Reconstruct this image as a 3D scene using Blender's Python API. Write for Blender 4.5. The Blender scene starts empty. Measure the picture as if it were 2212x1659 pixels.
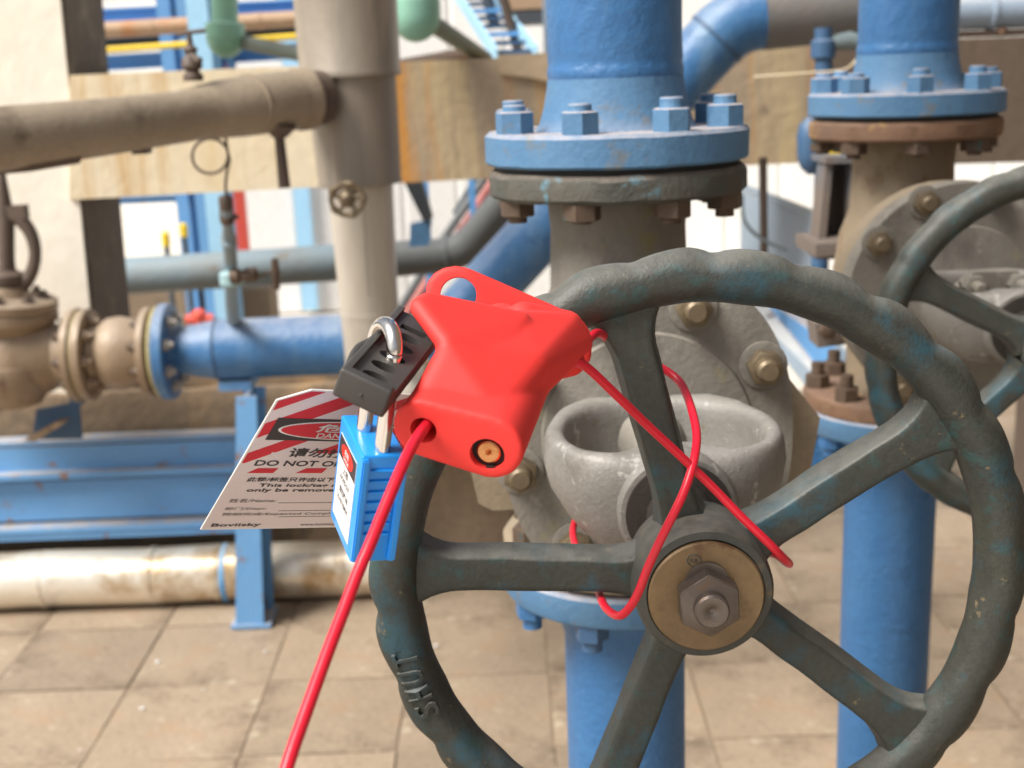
import bpy, bmesh, math, random
from mathutils import Vector, Matrix, noise
from math import sin, cos, tan, pi, radians as R, atan2, sqrt
random.seed(7)
S = bpy.context.scene
COL = S.collection

# ------------------------------------------------------------------ camera
EYE = Vector((0, 0, 1.27))
FOC = 2700.0
PITCH, ROLL = R(14.1), R(2.2)
FW = Vector((0, cos(PITCH), -sin(PITCH)))
_r0 = Vector((1, 0, 0)); _u0 = _r0.cross(FW)
RT = _r0 * cos(ROLL) - _u0 * sin(ROLL)
UP = _u0 * cos(ROLL) + _r0 * sin(ROLL)
cd = bpy.data.cameras.new('camera')
cam = bpy.data.objects.new('camera', cd); COL.objects.link(cam)
cd.sensor_width = 36; cd.lens = FOC / 2212 * 36
cd.clip_start = 0.02; cd.clip_end = 600
cd.dof.use_dof = True; cd.dof.focus_distance = 0.56; cd.dof.aperture_fstop = 13
cam.matrix_world = Matrix((
    (RT.x, UP.x, -FW.x, EYE.x), (RT.y, UP.y, -FW.y, EYE.y), (RT.z, UP.z, -FW.z, EYE.z), (0, 0, 0, 1)))
S.camera = cam

# ------------------------------------------------------------------ light
SUN_EL, SUN_AZ = R(52), R(240)          # azimuth clockwise from +Y: behind the camera, to the left
W = bpy.data.worlds.new('World'); S.world = W; W.use_nodes = True
nt = W.node_tree; nt.nodes.clear()
sky = nt.nodes.new('ShaderNodeTexSky'); sky.sky_type = 'NISHITA'; sky.sun_disc = False
sky.sun_elevation = SUN_EL; sky.sun_rotation = SUN_AZ
sky.air_density = 1.0; sky.dust_density = 5.0; sky.ozone_density = 1.0
bg = nt.nodes.new('ShaderNodeBackground'); bg.inputs[1].default_value = 0.095
wo = nt.nodes.new('ShaderNodeOutputWorld')
hs_ = nt.nodes.new('ShaderNodeHueSaturation'); hs_.inputs['Saturation'].default_value = .5
nt.links.new(sky.outputs[0], hs_.inputs['Color']); nt.links.new(hs_.outputs[0], bg.inputs[0]); nt.links.new(bg.outputs[0], wo.inputs[0])
sl = bpy.data.lights.new('sun', 'SUN'); sl.energy = 4.2; sl.angle = R(28); sl.color = (1, .965, .90)
sun = bpy.data.objects.new('sun', sl); COL.objects.link(sun)
sd = Vector((sin(SUN_AZ) * cos(SUN_EL), cos(SUN_AZ) * cos(SUN_EL), sin(SUN_EL)))
sun.rotation_euler = sd.to_track_quat('Z', 'Y').to_euler()
S.view_settings.view_transform = 'Standard'; S.view_settings.look = 'None'
S.view_settings.exposure = 0.42; S.view_settings.gamma = 1
S.view_settings.use_curve_mapping = False

# ------------------------------------------------------------------ survey helpers (real positions read off the photograph at real distances)
def ray(x, y): return FW + RT * ((x - 1106) / FOC) + UP * ((829.5 - y) / FOC)
def UY(x, y, Y):
    d = ray(x, y); return EYE + d * (Y / d.y)
def UG(x, y, z=0.0):
    d = ray(x, y); return EYE + d * ((z - EYE.z) / d.z)
def UZ(x, y, zc): return EYE + ray(x, y) * zc

# ------------------------------------------------------------------ materials
_m = {}
def mat(name, base, alt=None, scale=8, amt=.5, rough=.55, metal=0, bump=.15, bscale=None, rust=None, rustamt=.0,
        rscale=6, streak=False, dust=None, dustamt=0, spec=.5, grain=.06, coat=0, sss=0, vary=0, rustseed=0, detail=6, spots=()):
    if name in _m: return _m[name]
    m = bpy.data.materials.new(name); m.use_nodes = True; _m[name] = m
    t = m.node_tree; N = t.nodes; L = t.links
    b = N['Principled BSDF']
    tc = N.new('ShaderNodeTexCoord')
    mp = N.new('ShaderNodeMapping'); L.new(tc.outputs['Object'], mp.inputs[0])
    if streak: mp.inputs['Scale'].default_value = (1, 1, .13)
    def noi(sc, det=6, src=mp, rough_=.6, off=0):
        n = N.new('ShaderNodeTexNoise'); n.inputs['Scale'].default_value = sc; n.inputs['Detail'].default_value = det
        n.inputs['Roughness'].default_value = rough_
        if off:
            a = N.new('ShaderNodeVectorMath'); a.inputs[1].default_value = (off, off * .7, off * 1.3)
            L.new(src.outputs[0], a.inputs[0]); L.new(a.outputs[0], n.inputs['Vector'])
        else: L.new(src.outputs[0], n.inputs['Vector'])
        return n
    def ramp(src, lo, hi):
        r = N.new('ShaderNodeMapRange'); r.inputs[1].default_value = lo; r.inputs[2].default_value = hi
        L.new(src, r.inputs[0]); return r.outputs[0]
    def mix(fac, a, bb):
        x = N.new('ShaderNodeMix'); x.data_type = 'RGBA'
        if isinstance(fac, float): x.inputs[0].default_value = fac
        else: L.new(fac, x.inputs[0])
        for s, v in ((6, a), (7, bb)):
            if isinstance(v, tuple): x.inputs[s].default_value = (*v, 1)
            else: L.new(v, x.inputs[s])
        return x.outputs[2]
    col = base if len(base) == 3 else base[:3]
    n1 = noi(scale, detail)
    out = mix(ramp(n1.outputs[0], .5 - amt / 2 + .0, .5 + .22), base, alt or tuple(c * .7 for c in base))
    g = noi(scale * 14, 3, off=3)
    gm = N.new('ShaderNodeMapRange'); gm.inputs[3].default_value = 1 - grain * 2; gm.inputs[4].default_value = 1 + grain * 2
    L.new(g.outputs[0], gm.inputs[0])
    mu = N.new('ShaderNodeMix'); mu.data_type = 'RGBA'; mu.blend_type = 'MULTIPLY'; mu.inputs[0].default_value = 1
    L.new(out, mu.inputs[6]); L.new(gm.outputs[0], mu.inputs[7]); out = mu.outputs[2]
    if rust:
        n2 = noi(rscale, 8, off=11 + rustseed)
        out = mix(ramp(n2.outputs[0], .62 - rustamt * .4, .70 - rustamt * .3), out, rust)
    for k_, (sc_, sscale, lo, hi, strk) in enumerate(spots):
        src_ = mp
        if strk:
            src_ = N.new('ShaderNodeMapping'); src_.inputs['Scale'].default_value = (1, 1, strk); L.new(tc.outputs['Object'], src_.inputs[0])
        ns = noi(sscale, 7, src=src_, rough_=.68, off=31 + 9 * k_)
        out = mix(ramp(ns.outputs[0], lo, hi), out, sc_)
    if vary:
        oi = N.new('ShaderNodeObjectInfo')
        hs = N.new('ShaderNodeHueSaturation')
        rr = N.new('ShaderNodeMapRange'); rr.inputs[3].default_value = 1 - vary; rr.inputs[4].default_value = 1 + vary
        L.new(oi.outputs['Random'], rr.inputs[0]); L.new(rr.outputs[0], hs.inputs['Value']); L.new(out, hs.inputs['Color'])
        out = hs.outputs[0]
    if dust:
        ge = N.new('ShaderNodeNewGeometry'); sx = N.new('ShaderNodeSeparateXYZ'); L.new(ge.outputs['Normal'], sx.inputs[0])
        n3 = noi(scale * 3, 4, off=21)
        mm = N.new('ShaderNodeMath'); mm.operation = 'MULTIPLY'
        L.new(ramp(sx.outputs[2], .35, 1.0), mm.inputs[0]); L.new(ramp(n3.outputs[0], .1, .62), mm.inputs[1])
        m2 = N.new('ShaderNodeMath'); m2.operation = 'MULTIPLY'; m2.inputs[1].default_value = dustamt; L.new(mm.outputs[0], m2.inputs[0])
        out = mix(m2.outputs[0], out, dust)
    L.new(out, b.inputs['Base Color'])
    rm = N.new('ShaderNodeMapRange'); rm.inputs[3].default_value = max(0.02, rough - .1); rm.inputs[4].default_value = min(1, rough + .12)
    L.new(n1.outputs[0], rm.inputs[0]); L.new(rm.outputs[0], b.inputs['Roughness'])
    b.inputs['Metallic'].default_value = metal
    b.inputs['Specular IOR Level'].default_value = spec
    if coat: b.inputs['Coat Weight'].default_value = coat
    if sss:
        b.inputs['Subsurface Weight'].default_value = sss; b.inputs['Subsurface Radius'].default_value = (.006, .002, .001)
        b.inputs['Subsurface Scale'].default_value = .5
    if bump:
        bs = bscale or scale * 6
        n4 = noi(bs, 5, src=tc_obj(N, L, tc), off=5)
        bu = N.new('ShaderNodeBump'); bu.inputs['Strength'].default_value = bump; bu.inputs['Distance'].default_value = .28 / bs
        L.new(n4.outputs[0], bu.inputs['Height']); L.new(bu.outputs[0], b.inputs['Normal'])
    return m
def tc_obj(N, L, tc):
    mp = N.new('ShaderNodeMapping'); L.new(tc.outputs['Object'], mp.inputs[0]); return mp

DUST = (.42, .36, .30)
BLUE = mat('blue paint', (.030, .120, .290), (.042, .145, .315), 12, .5, .40, bump=.6, bscale=75, dust=(.40, .40, .42), dustamt=.55, spots=(((.10, .20, .33), 7, .50, .66, .3), ((.025, .10, .235), 24, .60, .68, 0), ((.30, .34, .38), 60, .70, .73, 0)))
BLUE_FL = mat('blue flange paint', (.060, .160, .305), (.085, .19, .32), 22, .6, .6, bump=.5, bscale=160, dust=(.50, .42, .38), dustamt=.9, spots=(((.13, .16, .19), 26, .58, .68, 0), ((.045, .12, .24), 40, .60, .70, 0), ((.16, .12, .09), 55, .70, .73, 0)))
BLUE_D = mat('dark blue paint', (.03, .09, .20), (.05, .11, .2), 14, .5, .5, bump=.3, dust=DUST, dustamt=.3)
BLUE_L = mat('light blue paint', (.12, .36, .75), (.15, .4, .78), 3, .5, .5, bump=.1)
BLUE_P = mat('pale blue paint', (.35, .62, .85), (.38, .66, .88), 3, .5, .5, bump=.1)
BLUE_B = mat('blue structural paint', (.12, .31, .60), (.145, .34, .61), 9, .5, .5, bump=.2, bscale=50, dust=(.45, .40, .36), dustamt=.95, rust=(.26, .13, .06), rustamt=.03, rscale=16)
BLUE_G = mat('weathered blue grey paint', (.19, .31, .40), (.22, .25, .26), 6, .7, .6, bump=.3, rust=(.20, .18, .15), rustamt=.12, rscale=9)
GREYP = mat('grey pipe paint', (.17, .18, .18), (.13, .14, .14), 8, .6, .6, bump=.2)
BROWNP = mat('brown dusty cladding', (.36, .295, .215), (.27, .215, .155), 9, .8, .5, metal=.1, bump=.25, bscale=30, streak=False, rust=(.17, .13, .09), rustamt=.10, rscale=7, grain=.1)
BROWNV = mat('brown dusty upright cladding', (.32, .275, .22), (.23, .195, .155), 9, .8, .42, metal=.15, bump=.12, bscale=20, streak=True, rust=(.38, .31, .24), rustamt=.12, rscale=12)
CREAMV = mat('cream pipe cladding', (.56, .51, .44), (.47, .42, .35), 7, .6, .42, bump=.12, bscale=15, streak=True)
CREAMH = mat('cream lagging with rust stains', (.88, .84, .76), (.80, .72, .58), 4, .6, .30, metal=.55, bump=.2, bscale=16, rust=(.45, .30, .15), rustamt=.20, rscale=3.2)
BRASSY = mat('dirty bronze coloured casting', (.33, .245, .16), (.24, .17, .11), 14, .7, .5, metal=.1, bump=.4, bscale=60, dust=DUST, dustamt=.5, rust=(.12, .07, .04), rustamt=.12, rscale=10)
CAST = mat('bare grey casting', (.215, .195, .165), (.155, .142, .12), 18, .7, .68, bump=.6, bscale=220, dust=(.42, .37, .31), dustamt=.35, rust=(.20, .17, .09), rustamt=.06, rscale=22, spots=(((.11, .095, .08), 9, .52, .64, .5), ((.30, .275, .235), 30, .60, .70, 0), ((.22, .175, .06), 14, .62, .70, 0)))
CAST_F = mat('mottled blue brown flange', (.080, .060, .042), (.060, .066, .058), 30, .9, .75, bump=.8, bscale=120, rust=(.10, .22, .28), rustamt=.05, rscale=26, dust=(.26, .20, .16), dustamt=.6)
RUST_F = mat('orange rusty flange', (.19, .095, .048), (.11, .068, .045), 16, .8, .8, bump=.6, bscale=110, rust=(.36, .22, .06), rustamt=.1, rscale=13, dust=(.25, .17, .13), dustamt=.5)
SILV = mat('silver painted casting', (.255, .24, .215), (.17, .16, .145), 30, .8, .52, metal=.12, bump=.7, bscale=330, dust=(.42, .39, .36), dustamt=.35, spots=(((.12, .105, .085), 16, .54, .66, 0), ((.42, .40, .37), 70, .60, .68, 0), ((.16, .13, .08), 40, .66, .72, 0)))
NUT_B = mat('dark rusty bolt', (.075, .05, .035), (.12, .08, .055), 60, .7, .6, metal=.3, bump=.5, bscale=300, rust=(.05, .08, .08), rustamt=.1, rscale=50)
NUT_Y = mat('yellowed bolt', (.22, .165, .095), (.12, .092, .06), 60, .8, .45, metal=.45, bump=.4, bscale=300)
WHEEL = mat('worn green blue wheel paint', (.036, .037, .029), (.026, .031, .028), 22, .3, .5, bump=.6, bscale=420, dust=(.215, .21, .185), dustamt=.60, grain=.22, spec=.45,
            spots=(((.021, .060, .078), 21, .52, .63, 0), ((.024, .052, .050), 60, .56, .64, 0), ((.14, .105, .06), 75, .64, .69, 0), ((.36, .30, .21), 38, .735, .75, 0), ((.02, .018, .015), 95, .66, .70, 0)))
HUBM = mat('dark hub paint', (.060, .056, .046), (.045, .05, .045), 40, .6, .55, bump=.4, bscale=300, dust=(.24, .22, .18), dustamt=.6, rust=(.11, .085, .05), rustamt=.05, rscale=50)
BRASS = mat('tarnished brass washer', (.27, .175, .080), (.14, .092, .048), 60, .9, .48, metal=.3, bump=.25, bscale=500, rust=(.13, .07, .035), rustamt=.06, rscale=60)
STEELN = mat('dull steel nut', (.17, .145, .125), (.12, .095, .08), 90, .7, .4, metal=.6, bump=.3, bscale=500, rust=(.17, .10, .055), rustamt=.1, rscale=60)
CHROME = mat('polished shackle steel', (.78, .75, .72), (.70, .66, .62), 60, .5, .16, metal=1, bump=.02)
REDP = mat('matt red plastic', (.80, .042, .034), (.74, .036, .031), 16, .5, .6, bump=.12, bscale=900, sss=.10, grain=.02, spec=.42, spots=(((.60, .05, .04), 50, .66, .72, 0), ((.35, .04, .03), 120, .74, .77, 0)))
CABLE = mat('red cable sheath', (.68, .012, .035), (.62, .010, .03), 40, .5, .33, bump=.03, sss=.05, grain=.01)
BLACKP = mat('charcoal plastic', (.055, .050, .046), (.045, .041, .038), 40, .5, .5, bump=.12, bscale=900, grain=.05)
HOLE = mat('dark hollow', (.02, .012, .01), None, 40, .5, .8, bump=0)
PADB = mat('bright blue plastic', (.012, .28, .80), (.010, .25, .74), 30, .5, .34, bump=.06, bscale=700, sss=.05, grain=.01)
COPPER = mat('copper rivet', (.80, .42, .20), (.55, .25, .10), 400, .9, .3, metal=1, bump=.6, bscale=800)
TAGW = mat('white tag card greyed by shade', (.72, .63, .63), (.69, .60, .60), 30, .5, .45, bump=.02, grain=.01)  # white card, greyed in colour for the shade on its face
TAGE = mat('lit white tag edge', (.86, .84, .80), None, 30, .5, .5, bump=0)  # same card, whitened in colour where the edge catches light
TAGR = mat('red tag print', (.60, .012, .035), (.56, .012, .03), 40, .5, .42, bump=0, grain=.02)
TAGK = mat('black tag print', (.035, .03, .035), None, 40, .5, .45, bump=0)
LABW = mat('white label', (.82, .80, .78), None, 40, .5, .4, bump=0, grain=.01)
LABR = mat('red label patch', (.80, .03, .02), None, 40, .5, .4, bump=0, grain=.01)
CONC = mat('stained cream concrete', (.76, .68, .52), (.70, .59, .41), 2.2, .7, .8, bump=.25, bscale=25, detail=8,
           spots=(((.66, .50, .27), 5, .50, .66, .12), ((.52, .31, .10), 6, .54, .68, .08), ((.36, .28, .19), 7, .64, .78, .25)))
CONC2 = mat('rust streaked concrete', (.38, .30, .21), (.31, .245, .175), 4, .9, .8, bump=.35, bscale=30, detail=8,
            spots=(((.50, .39, .22), 5, .48, .62, .10), ((.50, .235, .055), 6, .50, .61, .08), ((.13, .10, .07), 7, .58, .70, .2), ((.25, .19, .135), 14, .60, .70, 0)))
CONC3 = mat('white concrete', (.85, .80, .71), (.78, .71, .59), 1.6, .6, .8, bump=.2, bscale=25, spots=(((.60, .53, .42), 3, .60, .76, .5),))
CONCD = mat('dark shaded concrete and grit', (.145, .105, .075), (.10, .075, .055), 8, .9, .85, bump=.3, bscale=40, streak=True, rust=(.20, .13, .08), rustamt=.1, rscale=6)  # tone of the beam's shaded end; also the added wall and dark grit
PLIN = mat('brown dirty plinth concrete', (.25, .18, .115), (.185, .135, .09), 5, .9, .85, bump=.5, bscale=40, detail=9, grain=.12, spots=(((.33, .22, .12), 4, .52, .64, .4), ((.12, .088, .06), 6, .56, .66, 0), ((.40, .24, .09), 8, .66, .72, .2)))
TILE = mat('sandy paving tile', (.35, .27, .19), (.26, .20, .14), 5, .9, .75, bump=.3, bscale=60, vary=.12, detail=9, grain=.14, spots=(((.31, .20, .12), 3.2, .52, .66, 0), ((.17, .125, .085), 5, .54, .66, 0), ((.46, .39, .29), 9, .56, .68, 0), ((.20, .15, .11), 26, .60, .68, 0), ((.50, .45, .36), 45, .68, .72, 0)))
GROUT = mat('dark paving joint', (.27, .20, .135), (.20, .15, .10), 9, .8, .9, bump=.3)
FARG = mat('pale concrete yard', (.62, .57, .50), (.55, .50, .43), .9, .6, .9, bump=.1, bscale=12)
SIDING = mat('white siding', (.82, .81, .79), (.78, .77, .74), 2, .6, .5, bump=.0)
YEL = mat('yellow paint', (.80, .56, .02), (.74, .5, .02), 6, .5, .5, bump=.1)
REDB = mat('red paint', (.72, .10, .07), (.68, .09, .06), 6, .5, .5, bump=.1)
PINK = mat('faded red pipe paint', (.52, .16, .14), (.46, .15, .13), 9, .5, .6, bump=.1)
MINT = mat('mint green paint', (.25, .50, .38), (.22, .44, .34), 9, .5, .45, bump=.15, dust=(.4, .45, .4), dustamt=.3)
MINTD = mat('dull green pipe', (.20, .24, .20), (.16, .19, .16), 9, .5, .55, bump=.15, dust=DUST, dustamt=.3)
BEIGEP = mat('beige rusty pipe', (.46, .34, .23), (.40, .25, .15), 4, .8, .6, bump=.2, rust=(.42, .2, .09), rustamt=.08, rscale=5)
DKBRN = mat('dark brown steel', (.075, .055, .045), (.11, .075, .055), 20, .7, .6, bump=.4, bscale=90)
DKGRY = mat('dark blue grey steel', (.05, .065, .085), (.07, .08, .09), 10, .6, .6, bump=.2)
GASK = mat('pale yellow gasket', (.62, .56, .26), (.35, .28, .14), 25, .8, .6, bump=.3)
GREYB = mat('grey blue girder paint', (.30, .37, .44), (.26, .33, .41), 6, .6, .55, bump=.15, dust=(.55, .52, .48), dustamt=.8)
VALVEB = mat('brown valve body', (.27, .205, .135), (.19, .15, .10), 20, .8, .7, bump=.5, bscale=150, dust=(.34, .28, .2), dustamt=.4, rust=(.15, .09, .04), rustamt=.1, rscale=18)
BLACKG = mat('black gasket', (.012, .012, .012), None, 30, .5, .7, bump=0)

# ------------------------------------------------------------------ mesh helpers
def link(name, me, m, parent=None, root=None, smooth=35):
    for p in me.polygons: p.use_smooth = smooth > 0
    if smooth > 0: me.set_sharp_from_angle(angle=R(smooth))
    ms = m if isinstance(m, (list, tuple)) else [m]
    for x in ms: me.materials.append(x)
    o = bpy.data.objects.new(name, me); COL.objects.link(o)
    if parent is not None: o.parent = parent
    return o
def fin(name, bm, m, parent=None, smooth=35, bevel=0, nrm=True):
    """bmesh in world coordinates -> object; the owner's base point is subtracted"""
    r = parent
    while r is not None and r.parent is not None: r = r.parent
    if bevel:
        es = [e for e in bm.edges if len(e.link_faces) == 2 and e.calc_face_angle(0) > R(40)]
        bmesh.ops.bevel(bm, geom=es, offset=bevel, segments=4 if bevel > .008 else 2, affect='EDGES', profile=.5, clamp_overlap=True)
    if nrm: bmesh.ops.recalc_face_normals(bm, faces=bm.faces)
    if r is not None:
        inv = r.matrix_basis.inverted()
        bmesh.ops.transform(bm, matrix=inv, verts=bm.verts)
    me = bpy.data.meshes.new(name); bm.to_mesh(me); bm.free()
    return link(name, me, m, parent, smooth=smooth)
def thing(name, label, cat, loc, group=None, rotz=0):
    o = bpy.data.objects.new(name, None); COL.objects.link(o)
    o.location = loc; o.rotation_euler = (0, 0, rotz); o.empty_display_size = .05
    o.matrix_basis  # keep
    o['label'] = label; o['category'] = cat
    if group: o['group'] = group
    return o
def tag(o, label, cat, group=None):
    o['label'] = label; o['category'] = cat
    if group: o['group'] = group
    return o
def frame_of(d):
    d = Vector(d).normalized()
    a = Vector((0, 0, 1)) if abs(d.z) < .9 else Vector((1, 0, 0))
    u = a.cross(d).normalized(); v = d.cross(u).normalized()
    return u, v, d
def cyl(bm, p0, p1, r0, r1=None, seg=32, caps=True):
    p0, p1 = Vector(p0), Vector(p1); r1 = r0 if r1 is None else r1
    u, v, d = frame_of(p1 - p0)
    A = [bm.verts.new(p0 + (u * cos(t) + v * sin(t)) * r0) for t in [2 * pi * i / seg for i in range(seg)]]
    B = [bm.verts.new(p1 + (u * cos(t) + v * sin(t)) * r1) for t in [2 * pi * i / seg for i in range(seg)]]
    for i in range(seg):
        j = (i + 1) % seg; bm.faces.new((A[i], A[j], B[j], B[i]))
    if caps: bm.faces.new(A[::-1]); bm.faces.new(B)
def lathe(bm, p, d, prof, seg=48, u0=None):
    """prof: list of (radius, distance along d)"""
    p = Vector(p); u, v, d = frame_of(d)
    rings = []
    for r, h in prof:
        if r < 1e-6: rings.append([bm.verts.new(p + d * h)])
        else: rings.append([bm.verts.new(p + d * h + (u * cos(t) + v * sin(t)) * r) for t in [2 * pi * i / seg for i in range(seg)]])
    for a, b in zip(rings, rings[1:]):
        if len(a) == 1 and len(b) == 1: continue
        for i in range(seg):
            j = (i + 1) % seg
            if len(a) == 1: bm.faces.new((a[0], b[j], b[i]))
            elif len(b) == 1: bm.faces.new((a[i], a[j], b[0]))
            else: bm.faces.new((a[i], a[j], b[j], b[i]))
    if len(rings[0]) > 1: bm.faces.new(rings[0][::-1])
    if len(rings[-1]) > 1: bm.faces.new(rings[-1])
def tube(bm, pts, rad, seg=16, smoothn=0, caps=True, flat=None):
    pts = [Vector(p) for p in pts]
    rad = list(rad) if isinstance(rad, (list, tuple)) else [rad] * len(pts)
    if smoothn:
        P, Q = [], []
        n = len(pts)
        for i in range(n - 1):
            p0 = pts[max(i - 1, 0)]; p1 = pts[i]; p2 = pts[i + 1]; p3 = pts[min(i + 2, n - 1)]
            for k in range(smoothn):
                t = k / smoothn
                P.append(.5 * ((2 * p1) + (p2 - p0) * t + (2 * p0 - 5 * p1 + 4 * p2 - p3) * t * t + (3 * p1 - p0 - 3 * p2 + p3) * t ** 3))
                Q.append(rad[i] * (1 - t) + rad[i + 1] * t)
        P.append(pts[-1]); Q.append(rad[-1]); pts, rad = P, Q
    n = len(pts); rings = []
    T = [(pts[min(i + 1, n - 1)] - pts[max(i - 1, 0)]).normalized() for i in range(n)]
    u, v, _ = frame_of(T[0])
    for i in range(n):
        if i:
            q = T[i - 1].rotation_difference(T[i]); u = q @ u
        v = T[i].cross(u).normalized(); u = v.cross(T[i]).normalized()
        rings.append([bm.verts.new(pts[i] + (u * cos(a) + v * sin(a)) * rad[i]) for a in [2 * pi * k / seg for k in range(seg)]])
    for a, b in zip(rings, rings[1:]):
        for i in range(seg):
            j = (i + 1) % seg; bm.faces.new((a[i], a[j], b[j], b[i]))
    if caps: bm.faces.new(rings[0][::-1]); bm.faces.new(rings[-1])
def elbow(pa, pc, pb, r, n=8):
    """points a->c->b with the corner c rounded with radius r"""
    pa, pc, pb = Vector(pa), Vector(pc), Vector(pb)
    d1 = (pa - pc).normalized(); d2 = (pb - pc).normalized()
    ang = d1.angle(d2); t = r / tan(ang / 2)
    s, e = pc + d1 * t, pc + d2 * t
    cen = pc + (d1 + d2).normalized() * (r / sin(ang / 2))
    out = [pa]
    for i in range(n + 1):
        k = i / n; A_ = (s - cen).normalized(); B_ = (e - cen).normalized(); om = A_.angle(B_)
        q = (A_ * sin((1 - k) * om) + B_ * sin(k * om)) / sin(om) * (s - cen).length; out.append(cen + q)
    out.append(pb); return out
def box(bm, c, dx, dy, dz, ax=None):
    c = Vector(c); X, Y, Z = ax or (Vector((1, 0, 0)), Vector((0, 1, 0)), Vector((0, 0, 1)))
    vs = [bm.verts.new(c + X * (a * dx / 2) + Y * (b * dy / 2) + Z * (g * dz / 2)) for a in (-1, 1) for b in (-1, 1) for g in (-1, 1)]
    for f in ((0, 1, 3, 2), (4, 6, 7, 5), (0, 4, 5, 1), (2, 3, 7, 6), (0, 2, 6, 4), (1, 5, 7, 3)): bm.faces.new([vs[i] for i in f])
def prism(bm, poly, off):
    """polygon of points extruded by a vector"""
    off = Vector(off); a = [bm.verts.new(Vector(p)) for p in poly]; b = [bm.verts.new(Vector(p) + off) for p in poly]
    n = len(a); bm.faces.new(a); bm.faces.new(b[::-1])
    for i in range(n):
        j = (i + 1) % n; bm.faces.new((a[i], b[i], b[j], a[j]))
def sprism(bm, pix, Y, depth):
    prism(bm, [UY(x, y, Y) for x, y in pix], (0, depth, 0))
def ring_prism(bm, outer, inner, off):
    off = Vector(off); n = len(outer)
    A = [bm.verts.new(Vector(p)) for p in outer]; B = [bm.verts.new(Vector(p)) for p in inner]
    C_ = [bm.verts.new(Vector(p) + off) for p in outer]; D = [bm.verts.new(Vector(p) + off) for p in inner]
    for i in range(n):
        j = (i + 1) % n
        bm.faces.new((A[i], A[j], B[j], B[i])); bm.faces.new((C_[i], D[i], D[j], C_[j]))
        bm.faces.new((A[i], C_[i], C_[j], A[j])); bm.faces.new((B[i], B[j], D[j], D[i]))
def hexnut(bm, p, d, rc, h, rot=0, cham=.12, seg=6):
    p = Vector(p); u, v, d = frame_of(d)
    def ring(r, z): return [bm.verts.new(p + d * z + (u * cos(t) + v * sin(t)) * r) for t in [rot + 2 * pi * i / seg for i in range(seg)]]
    c = cham * rc
    R_ = [ring(rc, 0), ring(rc, h - c * .6), ring(rc - c, h)]
    bm.faces.new(R_[0][::-1]); bm.faces.new(R_[2])
    for a, b in zip(R_, R_[1:]):
        for i in range(seg):
            j = (i + 1) % seg; bm.faces.new((a[i], a[j], b[j], b[i]))
def NB(): return bmesh.new()
DG = lambda: bpy.context.evaluated_depsgraph_get()
def applied(o):
    me = bpy.data.meshes.new_from_object(o.evaluated_get(DG())); return me
_txt = {}
def text_bm(s, extrude=0.0, bold=0.0):
    c = bpy.data.curves.new('txt', 'FONT'); c.body = s; c.extrude = extrude; c.offset = bold; c.resolution_u = 3
    o = bpy.data.objects.new('txt', c); COL.objects.link(o); bpy.context.view_layer.update()
    me = bpy.data.meshes.new_from_object(o.evaluated_get(DG()))
    bm = NB(); bm.from_mesh(me)
    bpy.data.objects.remove(o); bpy.data.curves.remove(c); bpy.data.meshes.remove(me)
    xs = [v.co.x for v in bm.verts]; ys = [v.co.y for v in bm.verts]
    return bm, min(xs), max(xs), min(ys), max(ys)

# ================================================================== SETTING: ground, paving
bm = NB()
prism(bm, [(-400, -60, -.03), (400, -60, -.03), (400, 520, -.03), (-400, 520, -.03)], (0, 0, -.4))
o = fin('ground', bm, FARG, smooth=0); o['kind'] = 'structure'
pav = bpy.data.objects.new('paved_floor', None)
bm = NB(); box(bm, (-.35, 2.2, -.0165), 5.6, 5.2, .024)
pav = fin('paved_floor', bm, GROUT, smooth=0); pav['kind'] = 'structure'
T = .305
tmes = []
for k in range(5):
    bm = NB(); g = .0022
    box(bm, (0, 0, -.008), T - g * 2, T - g * 2, .016)
    bmesh.ops.subdivide_edges(bm, edges=[e for e in bm.edges], cuts=3, use_grid_fill=True)
    for v in bm.verts:
        q = noise.noise(Vector((v.co.x * 9 + k * 7, v.co.y * 9, k * 3.1)))
        v.co.z += q * .0022
        e_ = max(abs(v.co.x), abs(v.co.y))
        if e_ > T / 2 - g - .002:
            w = noise.noise(Vector((v.co.x * 22 + k * 5, v.co.y * 22, 9.0))) * .0035
            v.co.x -= w * (1 if v.co.x > 0 else -1) * (abs(v.co.x) > T / 2 - g - .002)
            v.co.y -= w * (1 if v.co.y > 0 else -1) * (abs(v.co.y) > T / 2 - g - .002)
            if v.co.z > -.004: v.co.z -= .0012
    bmesh.ops.recalc_face_normals(bm, faces=bm.faces)
    me = bpy.data.meshes.new('tile'); bm.to_mesh(me); bm.free()
    for p in me.polygons: p.use_smooth = False
    me.materials.append(TILE); tmes.append(me)
for i in range(-8, 7):
    for j in range(-3, 7):
        x = .055 + (i + .5) * T; y = 2.483 + (j + .5) * T - T
        if not (-3.1 < x < 2.3 and -.3 < y < 4.7): continue
        t_ = bpy.data.objects.new('tile', random.choice(tmes)); COL.objects.link(t_); t_.parent = pav
        t_.location = (x, y, random.uniform(-.0018, .0012))
        t_.rotation_euler = (random.uniform(-.005, .005), random.uniform(-.005, .005), random.choice((0, pi / 2, pi, -pi / 2)) + random.uniform(-.005, .005))

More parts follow.
